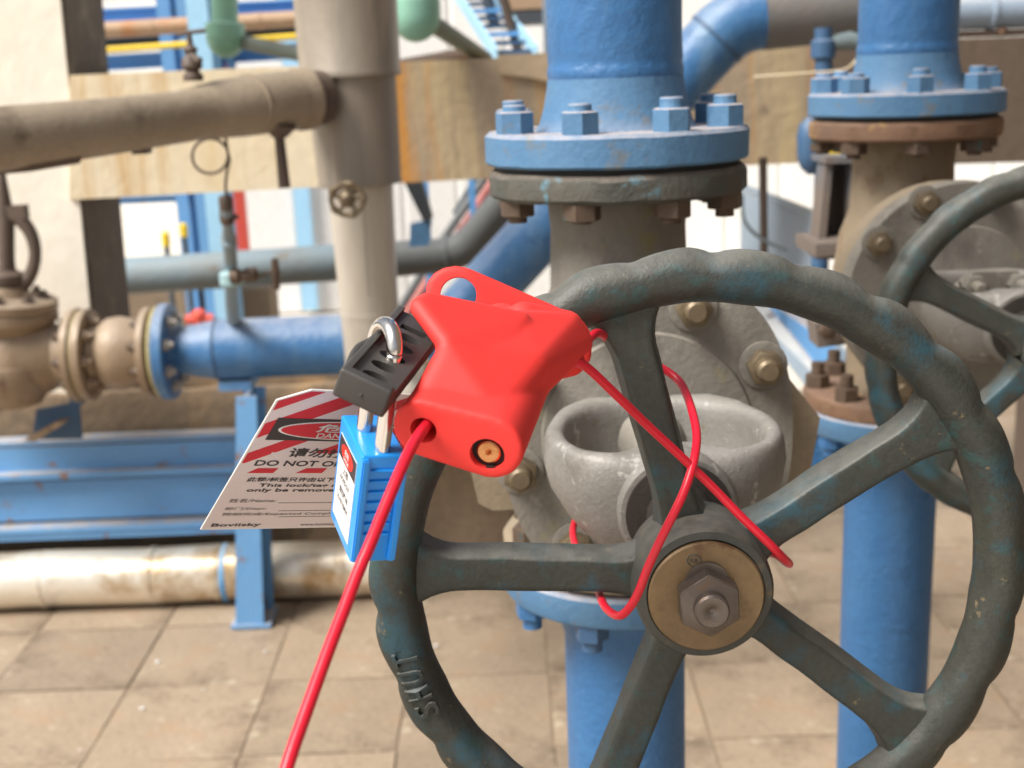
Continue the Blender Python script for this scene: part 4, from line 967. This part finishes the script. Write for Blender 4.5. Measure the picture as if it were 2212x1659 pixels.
simplepipe('brown_rod', 'thin dark brown rod hanging under the stained beam', [(1648, 340, 2.6), (1650, 520, 2.6), (1648, 660, 2.6)], .0085, DKBRN, cat='rod')
simplepipe('thin_loop_cable', 'thin pale cable sagging beside the brown rod', [(1603, 420, 2.55), (1606, 470, 2.55), (1625, 500, 2.56), (1660, 524, 2.58), (1700, 540, 2.6)], .004, BLUE_G, cat='cable', smoothn=5, seg=8)
# grey blue girder
root = thing('grey_blue_girder', 'grey blue girder with bright top flange receding behind the rims at the right', 'girder', UY(1700, 520, 3.4))
def quad3(name, pts, off, m):
    bm = NB(); prism(bm, [UY(*p) for p in pts], off); return fin(name, bm, m, root, smooth=0)
quad3('top_flange', [(1605, 396, 3.9), (1770, 462, 3.2), (1772, 486, 3.2), (1605, 408, 3.9)], (.01, .06, 0), GREYB)
quad3('web', [(1600, 410, 3.92), (1768, 484, 3.22), (1768, 600, 3.22), (1600, 560, 3.92)], (.012, .0, 0), GREYB)
quad3('bottom_flange', [(1590, 560, 3.92), (1772, 600, 3.2), (1772, 650, 3.2), (1585, 600, 3.92)], (.01, .06, 0), GREYB)
root = thing('diagonal_girder', 'pale dusty flange of a blue diagonal girder running down to the right valve', 'girder', UY(1700, 780, 2.6))
quad3('pale_flange', [(1590, 640, 2.7), (1640, 636, 2.7), (1800, 850, 2.35), (1796, 905, 2.35)], (.0, .02, 0), GREYB)
quad3('blue_web', [(1642, 640, 2.74), (1705, 640, 2.74), (1815, 760, 2.4), (1815, 860, 2.4)], (.0, .02, 0), BLUE_B)
quad3('outer_flange', [(1712, 646, 2.78), (1765, 660, 2.78), (1830, 760, 2.5), (1826, 790, 2.5)], (.0, .02, 0), GREYB)
root = thing('rusty_channel', 'rusty brown channel post left of the right valve neck', 'post', UY(1810, 560, 1.75))
def q2(name, pix, Y, d, m): 
    bm = NB(); sprism(bm, pix, Y, d); return fin(name, bm, m, root, bevel=.0015)
RB = mat('rusty grey brown steel', (.13, .10, .08), (.165, .135, .115), 24, .9, .75, bump=.5, bscale=130, rust=(.12, .13, .15), rustamt=.1)
q2('web', [(1790, 352), (1842, 352), (1838, 560), (1768, 560)], 1.80, .006, RB)
q2('left_flange', [(1785, 350), (1800, 350), (1780, 560), (1764, 560)], 1.75, .05, RB)
q2('right_flange', [(1838, 350), (1860, 350), (1846, 560), (1832, 560)], 1.75, .05, RB)
q2('foot_plate', [(1762, 528), (1850, 522), (1856, 548), (1762, 556)], 1.70, .12, RB)
q2('top_plate', [(1783, 340), (1862, 338), (1862, 352), (1783, 354)], 1.74, .08, RB)
bm = NB(); sprism(bm, [(1782, 327), (1864, 325), (1864, 337), (1782, 339)], 1.80, .03); fin('yellow_pad', bm, YEL, root, bevel=.001)
root = thing('rusty_clamp', 'small rusty clamp and bolts above the lower rusty flange of the right valve', 'clamp', UY(1810, 720, 1.5))
q2('strap', [(1762, 700), (1835, 690), (1842, 742), (1768, 752)], 1.55, .05, RB)
for x_, y_ in ((1785, 712), (1822, 706)):
    bm = NB(); hexnut(bm, UY(x_, y_, 1.54), (0, -1, 0), .011, .012); fin('nut', bm, NUT_B, root)
# gusset bracket left of right lower flange
root = thing('blue_gusset_bracket', 'blue triangular gusset bracket between the valves below the rusty flange', 'bracket', UY(1760, 950, 1.6))
q2('gusset', [(1700, 1030), (1782, 872), (1840, 902), (1806, 938), (1748, 1056), (1700, 1064)], 1.62, .012, BLUE)
q2('stiffener', [(1742, 1060), (1798, 932), (1834, 960), (1838, 1050), (1770, 1090)], 1.66, .012, DKGRY)
q2('leg', [(1692, 940), (1736, 930), (1740, 1062), (1694, 1064)], 1.70, .05, BLUE)
root = thing('concrete_pier', 'brown stained concrete pier between the two valves', 'pier', UY(1730, 1000, 2.2).xy.to_3d())
q2('pier_block', [(1560, 812), (1688, 806), (1770, 900), (1752, 990), (1738, 1054), (1560, 1060)], 2.05, .22, PLIN)

# ================================================================== RED CABLE LOCKOUT
def remeshed(name, hulls, voxel, iters, cuts, m, parent, root):
    bm = NB()
    for h in hulls:
        t_ = NB()
        for p in h: t_.verts.new(p)
        bmesh.ops.convex_hull(t_, input=t_.verts)
        junk = [v for v in t_.verts if not v.link_faces]
        bmesh.ops.delete(t_, geom=junk, context='VERTS')
        me = bpy.data.meshes.new('h'); t_.to_mesh(me); t_.free(); bm.from_mesh(me); bpy.data.meshes.remove(me)
    bmesh.ops.recalc_face_normals(bm, faces=bm.faces)
    me = bpy.data.meshes.new('r'); bm.to_mesh(me); bm.free()
    o = bpy.data.objects.new('tmp', me); COL.objects.link(o)
    a = o.modifiers.new('a', 'REMESH'); a.mode = 'VOXEL'; a.voxel_size = voxel; a.use_smooth_shade = True
    s = o.modifiers.new('s', 'SMOOTH'); s.factor = .5; s.iterations = iters
    tmp = []
    for cbm in cuts:
        bmesh.ops.recalc_face_normals(cbm, faces=cbm.faces)
        cm = bpy.data.meshes.new('c'); cbm.to_mesh(cm); cbm.free(); co = bpy.data.objects.new('c', cm); COL.objects.link(co); tmp.append(co)
        b_ = o.modifiers.new('b', 'BOOLEAN'); b_.operation = 'DIFFERENCE'; b_.object = co; b_.solver = 'EXACT'
    bpy.context.view_layer.update()
    me2 = applied(o)
    for x in tmp + [o]: bpy.data.objects.remove(x)
    me2.materials.clear()
    inv = root.matrix_basis.inverted(); me2.transform(inv)
    return link(name, me2, m, parent, smooth=42)
def disc(c, d, r, n=28):
    u, v, d = frame_of(d); return [c + (u * cos(t) + v * sin(t)) * r for t in [2 * pi * i / n for i in range(n)]]
def ball(c, r, n=8):
    out = []
    for i in range(n + 1):
        a = pi * i / n
        for j in range(2 * n): b = 2 * pi * j / (2 * n); out.append(c + Vector((sin(a) * cos(b), sin(a) * sin(b), cos(a))) * r)
    return out
F1, F2 = UZ(915, 925, .470), UZ(1058, 965, .468)
B1, B2 = UZ(1088, 700, .560), UZ(1163, 745, .560)
axd = ((B1 + B2) / 2 - (F1 + F2) / 2).normalized()
LR = thing('cable_lockout', 'red plastic cable lockout body with red cable wound through the near handwheel', 'lockout', UZ(1050, 900, .5))
pxm = .47 / FOC
hull_main = disc(F1, axd, 70 * pxm) + disc(F2, axd, 76 * pxm) + disc(B1, axd, 52 * .56 / FOC) + disc(B2, axd, 58 * .56 / FOC) + disc(F1 + axd * -.0015, axd, 67 * pxm) + disc(F2 + axd * -.0015, axd, 73 * pxm)
def balls(L): return [p for x_, y_, z_, r_ in L for p in ball(UZ(x_, y_, z_), r_)]
hull_top = balls(((970, 772, .4875, .006), (914, 888, .4765, .0072), (1054, 906, .4780, .0085), (1145, 792, .510, .008), (1244, 742, .560, .0075), (1222, 708, .556, .007), (1120, 700, .532, .006), (1020, 700, .520, .005)))
hull_wing = balls(((906, 664, .500, .0042), (924, 648, .506, .0034), (966, 744, .4885, .0044), (1120, 702, .528, .006), (1060, 790, .496, .006)))
hull_sh = []
for x_, y_, z_, r_ in ((1130, 690, .548, .008), (1225, 706, .560, .0075), (1246, 742, .562, .0075), (1232, 778, .560, .0075), (1190, 790, .554, .007), (1120, 770, .54, .008)):
    hull_sh += ball(UZ(x_, y_, z_), r_)
tabp = [(930, 632), (934, 612), (946, 598), (964, 588), (986, 585), (1006, 589)]
hull_tab = []
for x_, y_ in tabp + [(1130, 645), (1215, 680), (1252, 700), (1270, 728), (1266, 775), (1080, 760), (940, 680)]:
    hull_tab += ball(UZ(x_, y_, .573 if x_ < 1100 else .580), .0026, 5)
ringc = NB(); hc = UZ(990, 638, .573); lathe(ringc, hc - FW * .02, FW, [(.0084, 0), (.0084, .04)], 40)
cabh = NB(); ch = UZ(921, 920, .472); lathe(cabh, ch - axd * .01, axd, [(.0052, 0), (.0052, .035)], 32)
rivh = NB(); rh = UZ(1057, 974, .470); lathe(rivh, rh - axd * .012, axd, [(.0067, 0), (.0067, .022)], 36)
box(rivh, rh + axd * -.002 + (UZ(1055, 1012, .47) - rh), .0045, .02, .0035, frame_of(axd)[:2] + (axd,)) if False else None
dimp = NB(); dc = UZ(1262, 797, .548); lathe(dimp, dc - axd * .02, axd, [(.0042, 0), (.0042, .04)], 24)
body = remeshed('body', [hull_main, hull_top, hull_wing, hull_tab, hull_sh], .00085, 18, [ringc, cabh, rivh, dimp], REDP, LR, LR)
# notch beneath the rivet, rivet, copper face
bm = NB(); lathe(bm, rh + axd * -.0012, axd, [(0, -.0022), (.0004, -.0024), (.0009, -.0008), (.0012, 0), (.0040, -.0002), (.0046, .0003), (.0047, .001), (.0047, .012)], 36); fin('rivet', bm, COPPER, LR)
bm = NB(); lathe(bm, rh, axd, [(.0064, .0002), (.0069, .0002), (.0069, .012), (0, .012), (0, .009), (.0064, .009), (.0064, .0003)], 36); fin('rivet_socket', bm, HOLE, LR)
uu, vv, _ = frame_of(axd)
bm = NB(); dn = -(UP - axd * UP.dot(axd)).normalized(); sd_ = axd.cross(dn)
box(bm, rh + dn * .0069 + axd * .0005, .0034, .0020, .004, (sd_, dn, axd)); fin('rivet_notch', bm, HOLE, LR)
bm = NB(); lathe(bm, ch + axd * .018, axd, [(0, 0), (.0052, 0), (.0052, .002)], 24); fin('cable_socket', bm, HOLE, LR)
rcab = .00212
def cabpts(L): return [UZ(x, y, z) for x, y, z in L]
bm = NB(); tube(bm, [ch + axd * .020] + cabpts([(921, 918, .468), (905, 940, .455), (888, 968, .445), (868, 1010, .436), (850, 1052, .430), (828, 1105, .424), (800, 1175, .416), (772, 1240, .410), (742, 1320, .402), (712, 1398, .394), (682, 1480, .386), (655, 1555, .379), (632, 1620, .373), (610, 1690, .367), (585, 1770, .36)]), rcab, 20, 5); fin('cable_tail', bm, CABLE, LR)
zw = .605
bm = NB(); tube(bm, cabpts([(1240, 778, .545), (1272, 797, .552), (1330, 852, .563), (1400, 920, .577), (1470, 985, .588), (1540, 1053, .597), (1600, 1115, .602), (1650, 1163, .606), (1683, 1196, .612), (1703, 1216, .628), (1700, 1216, .655), (1665, 1195, .675), (1600, 1200, .69), (1480, 1225, .70), (1380, 1240, .70), (1290, 1225, .715), (1250, 1190, .735), (1238, 1154, .765), (1243, 1125, .79), (1262, 1092, .80)]), rcab, 18, 5); fin('cable_loop', bm, CABLE, LR)
bm = NB(); tube(bm, cabpts([(1262, 745, .565), (1284, 722, .585), (1300, 722, .602), (1320, 738, .63), (1360, 765, .65), (1420, 790, .65), (1462, 818, .645), (1482, 850, .635), (1497, 895, .62), (1505, 940, .607), (1501, 985, .594), (1489, 1030, .588), (1472, 1075, .586), (1450, 1120, .586), (1425, 1170, .588), (1400, 1225, .592), (1378, 1282, .598), (1358, 1315, .604), (1338, 1330, .612), (1318, 1322, .625), (1302, 1302, .64), (1290, 1265, .67), (1280, 1225, .69), (1262, 1200, .71), (1250, 1182, .73)]), rcab, 18, 5); fin('cable_loop', bm, CABLE, LR)

# ---- black multi-hole rack, part of the lockout
RK = UZ(735.6, 795, .452)
wv_ = (UZ(850, 845, .452) - RK); wv_ = (wv_ - axd * wv_.dot(axd)); rw = wv_.length; wx_ = wv_.normalized()
hz_ = axd.cross(wx_).normalized()
if hz_.dot(UP) > 0: hz_ = -hz_            # downwards
rh_ = .0122; rl_ = .066
def RP(w_, h_, l_): return RK + wx_ * w_ + hz_ * h_ + axd * l_
bm = NB()
def rbox(bm, w0, w1, h0, h1, l0, l1):
    c_ = RP((w0 + w1) / 2, (h0 + h1) / 2, (l0 + l1) / 2); box(bm, c_, w1 - w0, h1 - h0, l1 - l0, (wx_, hz_, axd))
rk = NB()
rbox(rk, 0, rw, 0, rh_, 0, rl_)
bmesh.ops.bevel(rk, geom=list(rk.edges), offset=.0014, segments=3, affect='EDGES', profile=.6)
cuts = []
cb = NB(); rbox(cb, .0030, rw - .0006 + .004, -.004, .0022, .0040, rl_ + .01); cuts.append(cb)
for i in range(5):
    l_ = .0088 + i * .0094
    cb = NB(); c_ = RP(rw * .56, -.004, l_); pts_ = []
    N_ = 28; poly = [c_ + wx_ * (.0054 * cos(t)) + axd * (.0029 * sin(t)) for t in [2 * pi * q / N_ for q in range(N_)]]
    prism(cb, poly, hz_ * .03); cuts.append(cb)
cb = NB(); rbox(cb, .006, rw - .004, -.004, .006, .052, .056); cuts.append(cb)
me = bpy.data.meshes.new('rk'); bmesh.ops.recalc_face_normals(rk, faces=rk.faces); rk.to_mesh(me); rk.free()
o = bpy.data.objects.new('tmp', me); COL.objects.link(o); tmp = []
for cbm in cuts:
    bmesh.ops.recalc_face_normals(cbm, faces=cbm.faces)
    cm = bpy.data.meshes.new('c'); cbm.to_mesh(cm); cbm.free(); co = bpy.data.objects.new('c', cm); COL.objects.link(co); tmp.append(co)
    b_ = o.modifiers.new('b', 'BOOLEAN'); b_.operation = 'DIFFERENCE'; b_.object = co; b_.solver = 'EXACT'
bpy.context.view_layer.update(); me2 = applied(o)
for x in tmp + [o]: bpy.data.objects.remove(x)
me2.materials.clear(); me2.transform(LR.matrix_basis.inverted()); link('hasp_rack', me2, BLACKP, LR, smooth=40)
# finger grip swelling along the left edge
bm = NB(); pts = [RP(.0004, .0034 + .0, .002), RP(.0002, .003, .010), RP(-.0004, .0024, .017), RP(-.0006, .0020, .023), RP(.0000, .0026, .030), RP(.0006, .003, .036), RP(.0004, .0032, .044)]
tube(bm, pts, [.0010, .0013, .0018, .0018, .0014, .0012, .0010], 14, 5); fin('finger_grip', bm, BLACKP, LR)
bm = NB(); lathe(bm, RP(rw * .5, rh_ * .55, .0005), -axd, [(.0009, 0), (.0006, .001), (0, .0013)], 12); fin('mould_nib', bm, BLACKP, LR)

# ================================================================== BLUE PADLOCK
K = UZ(783, 986, .478)
nv = Vector((.0158, .0058, -.0022)); wv2 = Vector((-.0113, .0331, .0069)); dv = Vector((-.0083, .0062, -.0432))
dv_u = dv.normalized(); nv_u = (nv - dv_u * nv.dot(dv_u)).normalized(); wv_u = dv_u.cross(nv_u).normalized()
if wv_u.dot(wv2) < 0: wv_u = -wv_u
LN, LW, LD = .0180, .0379, .0472
PL = thing('padlock', 'bright blue plastic padlock with steel shackle and white label hanging from the black rack', 'padlock', K + dv_u * LD)
def PP(a, b, c): return K + nv_u * a + wv_u * b + dv_u * c
bm = NB(); c_ = PP(LN / 2, LW / 2, LD / 2); box(bm, c_, LN, LW, LD, (nv_u, wv_u, dv_u))
bmesh.ops.bevel(bm, geom=list(bm.edges), offset=.0010, segments=3, affect='EDGES', profile=.55); fin('body', bm, PADB, PL, smooth=50)
for side, b0 in ((0, -.0005),):   # front narrow side: raised rails and finger ribs
    for a0, a1 in ((.0, .0030), (LN - .0032, LN)):
        bm = NB(); box(bm, PP((a0 + a1) / 2, -.0006, LD / 2), a1 - a0, .0030, LD - .002, (nv_u, wv_u, dv_u)); bmesh.ops.bevel(bm, geom=list(bm.edges), offset=.0006, segments=2, affect='EDGES'); fin('side_rail', bm, PADB, PL)
    for i in range(7):
        bm = NB(); box(bm, PP(LN * .5, -.0004, .006 + i * .0047), LN - .0078, .0022, .0009, (nv_u, wv_u, dv_u)); bmesh.ops.bevel(bm, geom=list(bm.edges), offset=.0003, segments=1, affect='EDGES'); fin('grip_rib', bm, PADB, PL)
# label on the wide face (normal = -n)
lm = lambda b, c, h=.00025: PP(-h, b, c)
def lquad(name, b0, b1, c0, c1, m, h, par, r=0):
    bm = NB(); prism(bm, [lm(b0, c0, h), lm(b1, c0, h), lm(b1, c1, h), lm(b0, c1, h)], nv_u * .0002); return fin(name, bm, m, par, smooth=0)
lab = lquad('label', .0055, LW - .004, .0060, LD - .0050, LABW, .00025, PL)
lquad('label_black_field', .0058, LW - .0043, .0063, .0150, TAGK, .0004, lab)
bm = NB(); cc_b, cc_c = (.0055 + LW - .004) / 2, .0106; prism(bm, [lm(cc_b + .0098 * cos(t), cc_c + .0036 * sin(t), .00055) for t in [2 * pi * i / 32 for i in range(32)]], nv_u * .0002); fin('label_red_oval', bm, LABR, lab, smooth=0)
def ltext(s, cb, cc, wd, h, m, hh=.0006):
    bm, x0, x1, y0, y1 = text_bm(s, 0, .012)
    for v in bm.verts:
        lx = (v.co.x - (x0 + x1) / 2) / (x1 - x0) * wd; ly = (v.co.y - (y0 + y1) / 2) / (y1 - y0) * h
        v.co = lm(cb - lx, cc - ly, hh)
    fin('label_text', bm, m, lab, smooth=0, nrm=False)
ltext('危险', cc_b, .0094, .007, .0026, LABW, .0008); ltext('DANGER', cc_b, .0124, .0085, .0016, LABW, .0008)
ltext('上锁', cc_b, .0177, .0085, .0034, TAGK, .0005); ltext('LOCKED OUT', cc_b, .0219, .0160, .0022, TAGK, .0005)
ltext('请勿移动', cc_b, .0271, .0145, .0032, TAGK, .0005); ltext('DO NOT REMOVE', cc_b, .0314, .0180, .0022, TAGK, .0005)
# shackle
sB = PP(LN * .5, .0055, 0); sQ = RP(rw * .56, 0, .0088 + 2 * .0094); sU = (sQ - sB).normalized()
sW = UZ(789, 906, .478 + .0215) - sB; sW = sW - sU * sW.dot(sU); sr = sW.length / 2; sW.normalize(); sH = (sQ - sB).length - .002
pts = [sB - sU * .004, sB + sU * .010, sB + sU * .025, sB + sU * sH]
for i in range(13):
    t = pi * i / 12; pts.append(sB + sU * (sH + .001 + sr * sin(t)) + sW * (sr - sr * cos(t)))
pts += [sB + sW * 2 * sr + sU * sH, sB + sW * 2 * sr + sU * .025, sB + sW * 2 * sr + sU * .010, sB + sW * 2 * sr - sU * .004]
bm = NB(); tube(bm, pts, .0032, 20, 3); fin('shackle', bm, CHROME, PL, smooth=180)

# ================================================================== DANGER TAG
TA = UZ(613, 840, .50); TB = UZ(434.6, 1144, .5656)
tu = ray(4990, 1057).normalized(); tv = (TB - TA).normalized(); TL = (TB - TA).length
tn = tu.cross(tv).normalized()
if tn.dot(FW) > 0: tn = -tn       # towards the viewer
def TC(x, y):
    d = ray(x, y); s = (TA - EYE).dot(tn) / d.dot(tn); p = EYE + d * s - TA; return p.dot(tu), p.dot(tv)
def TPt(u_, v_, h=0): return TA + tu * u_ + tv * v_ + tn * h
cu = TC(757, 905)[0]; TW = 2 * cu
TG = thing('lockout_tag', 'white danger tag with red diagonal stripes hanging from the padlock shackle', 'tag', TPt(cu, 0))
cut = TC(674, 842)[0]; cutv = TC(598.6, 865)[1]
outline = [(0, cutv), (cut, 0), (TW - cut, 0), (TW, cutv), (TW, TL), (0, TL)]
bm = NB(); prism(bm, [TPt(u_, v_) for u_, v_ in outline], -tn * .0007); card = fin('card', bm, TAGW, TG, smooth=0)
def clip(poly, poly_clip):
    # Sutherland-Hodgman against convex clip polygon
    out = poly
    n = len(poly_clip)
    ar = sum(poly_clip[i][0] * poly_clip[(i + 1) % n][1] - poly_clip[(i + 1) % n][0] * poly_clip[i][1] for i in range(n))
    sg = 1 if ar > 0 else -1
    for i in range(n):
        a, b = poly_clip[i], poly_clip[(i + 1) % n]; new = []
        f = lambda p: sg * ((b[0] - a[0]) * (p[1] - a[1]) - (b[1] - a[1]) * (p[0] - a[0]))
        for j in range(len(out)):
            p, q = out[j], out[(j + 1) % len(out)]; fp, fq = f(p), f(q)
            if fp >= 0: new.append(p)
            if (fp >= 0) != (fq >= 0):
                t = fp / (fp - fq); new.append((p[0] + (q[0] - p[0]) * t, p[1] + (q[1] - p[1]) * t))
        out = new
        if not out: return out
    return out
def tpoly(name, poly, m, h, par=None):
    if len(poly) < 3: return
    bm = NB(); prism(bm, [TPt(u_, v_, h) for u_, v_ in poly], -tn * .00008); return fin(name, bm, m, par or card, smooth=0)
e_ = .0007; inner_ = [(e_, cutv + .0003), (cut + .0003, e_), (TW - cut - .0003, e_), (TW - e_, cutv), (TW - e_, TL - .0005), (e_, TL - .0005)]
# stripes: lower-left to upper-right bands measured on the picture
def px_poly(pp): return [TC(x, y) for x, y in pp]
tbox = TC(560, 955)
band_end = TC(520, 1000)[1]
upper = [p for p in inner_]
upper = clip(upper, [(-.01, -.01), (TW + .01, -.01), (TW + .01, band_end), (-.01, band_end)])
V2p = lambda zx, zy: (432.0 + zx * .2604, 824.8 + zy * .2604)
# direction and spacing from two edges in the picture
q0, q1 = TC(*V2p(600, 235)), TC(*V2p(1050, 80))
dir_ = (q1[0] - q0[0], q1[1] - q0[1]); L_ = sqrt(dir_[0] ** 2 + dir_[1] ** 2); dir_ = (dir_[0] / L_, dir_[1] / L_)
nrm_ = (-dir_[1], dir_[0])
if nrm_[1] < 0: nrm_ = (-nrm_[0], -nrm_[1])
def sdist(p): return p[0] * nrm_[0] + p[1] * nrm_[1]
edges_ = [sdist(TC(*V2p(*p))) for p in ((640, 165), (600, 238), (540, 345), (455, 470), (385, 595), (320, 690))]
sw = (edges_[3] - edges_[2]); gap = edges_[4] - edges_[3]
starts = [(edges_[0] - .02, edges_[1]), (edges_[2], edges_[3]), (edges_[4], edges_[5])]
per = edges_[4] - edges_[2]
for i in range(1, 6): starts.append((edges_[4] + per * i, edges_[5] + per * i))
boxp = px_poly([V2p(640, 295), V2p(550, 478)])
bu0 = boxp[0][0]; bv0, bv1 = TC(*V2p(640, 295))[1], TC(*V2p(550, 478))[1]
bu0 = (boxp[0][0] + boxp[1][0]) / 2; bu1 = TW - bu0
for s0, s1 in starts:
    band = [(nrm_[0] * s0 + dir_[0] * t, nrm_[1] * s0 + dir_[1] * t) for t in (-.3, .3)] + [(nrm_[0] * s1 + dir_[0] * t, nrm_[1] * s1 + dir_[1] * t) for t in (.3, -.3)]
    c_ = clip(band, upper)
    for reg in ([(-.1, -.1), (TW + .1, -.1), (TW + .1, bv1), (-.1, bv1)], [(-.1, bv1), (TW * .15, bv1), (TW * .15, band_end), (-.1, band_end)], [(TW * .15, bv1), (TW + .1, bv1), (TW + .1, bv1 + .009), (TW * .15, bv1 + .009)]):
        cc_ = clip(c_, reg)
        if len(cc_) >= 3: tpoly('red_stripe', cc_, TAGR, .00012)
tpoly('danger_box', [(bu0, bv0), (bu1, bv0), (bu1, bv1), (bu0, bv1)], TAGK, .00022)
bc, bvv = cu, (bv0 + bv1) / 2
tpoly('oval_border', [(bc + (bu1 - bu0) * .455 * cos(t), bvv + (bv1 - bv0) * .42 * sin(t)) for t in [2 * pi * i / 48 for i in range(48)]], LABW, .0003)
tpoly('danger_oval', [(bc + (bu1 - bu0) * .435 * cos(t), bvv + (bv1 - bv0) * .37 * sin(t)) for t in [2 * pi * i / 48 for i in range(48)]], TAGR, .0004)
def ttext(s, u0, u1, v0, v1, m, h=.0002, bold=.0, slant=0):
    bm, x0, x1, y0, y1 = text_bm(s, 0, bold)
    for v in bm.verts:
        fy = (v.co.y - y0) / (y1 - y0); u_ = u0 + (v.co.x - x0) / (x1 - x0) * (u1 - u0); v_ = v1 + (v0 - v1) * fy
        v.co = TPt(u_, v_, h)
    fin('printed_text', bm, m, card, smooth=0, nrm=False)
def tfit(s, zx0, zx1, zy0, zy1, total_frac_sym=None, m=TAGK, bold=0, h=.0002, u1=None):
    a = TC(*V2p(zx0, (zy0 + zy1) / 2)); b = TC(*V2p(zx1, (zy0 + zy1) / 2)) if zx1 else (u1, 0)
    t0 = TC(*V2p(zx0, zy0))[1]; t1 = TC(*V2p(zx0, zy1))[1]
    ttext(s, a[0], b[0], t0, t1, m, h, bold)
def sym(zx, zy): a = TC(*V2p(zx, zy))[0]; return TW - a
tfit('危险', 975, None, 342, 412, m=LABW, bold=.02, h=.0005, u1=sym(975, 377))
tfit('DANGER', 968, None, 418, 458, m=LABW, bold=.02, h=.0005, u1=sym(968, 440))
tfit('请勿操作', 740, None, 545, 622, bold=.02, u1=sym(740, 583))
tfit('DO NOT OPERATE', 458, None, 648, 694, bold=.02, u1=sym(458, 670))
for zx in (390, 795, 1200):
    a = TC(*V2p(zx, 755)); b = TC(*V2p(zx + 215, 755)); c_ = TC(*V2p(zx + 260, 716)); d_ = TC(*V2p(zx + 90, 716)); tpoly('red_dash', [a, b, c_, d_], TAGR, .00015)
tfit('此锁/标签只许由以下人员除去', 392, None, 788, 826, bold=.02, u1=sym(392, 810))
tfit('This lock/tag may', 485, None, 842, 876, bold=.02, u1=sym(485, 860))
tfit('only be removed by', 385, None, 882, 918, bold=.02, u1=sym(385, 900))
tfit('姓名/Name:', 245, 630, 968, 1000)
tfit('部门/Dept:', 205, 550, 1040, 1066)
tfit('预期完成/Expected Completion:', 180, None, 1086, 1114, u1=TW * .93)
tfit('Boviisky', 92, 500, 1175, 1208, bold=.02)
tfit('www.boviisky.com', 830, None, 1172, 1198, u1=TW * .95)
for y_ in (1002, 1068, 1118):
    a = TC(*V2p(640, y_))[1]; x_ = TC(*V2p(650, y_))[0]
    tpoly('form_line', [(x_, a), (TW * .95, a), (TW * .95, a + .00022), (x_, a + .00022)], TAGK, .00015)
# card edge coloured brighter as if lit, against the shade-greyed face
for (a_, b_) in zip(outline, outline[1:] + outline[:1]):
    bm = NB(); tube(bm, [TPt(a_[0], a_[1], -.0003), TPt(b_[0], b_[1], -.0003)], .00042, 6); fin('lit_edge_bead', bm, TAGE, card)
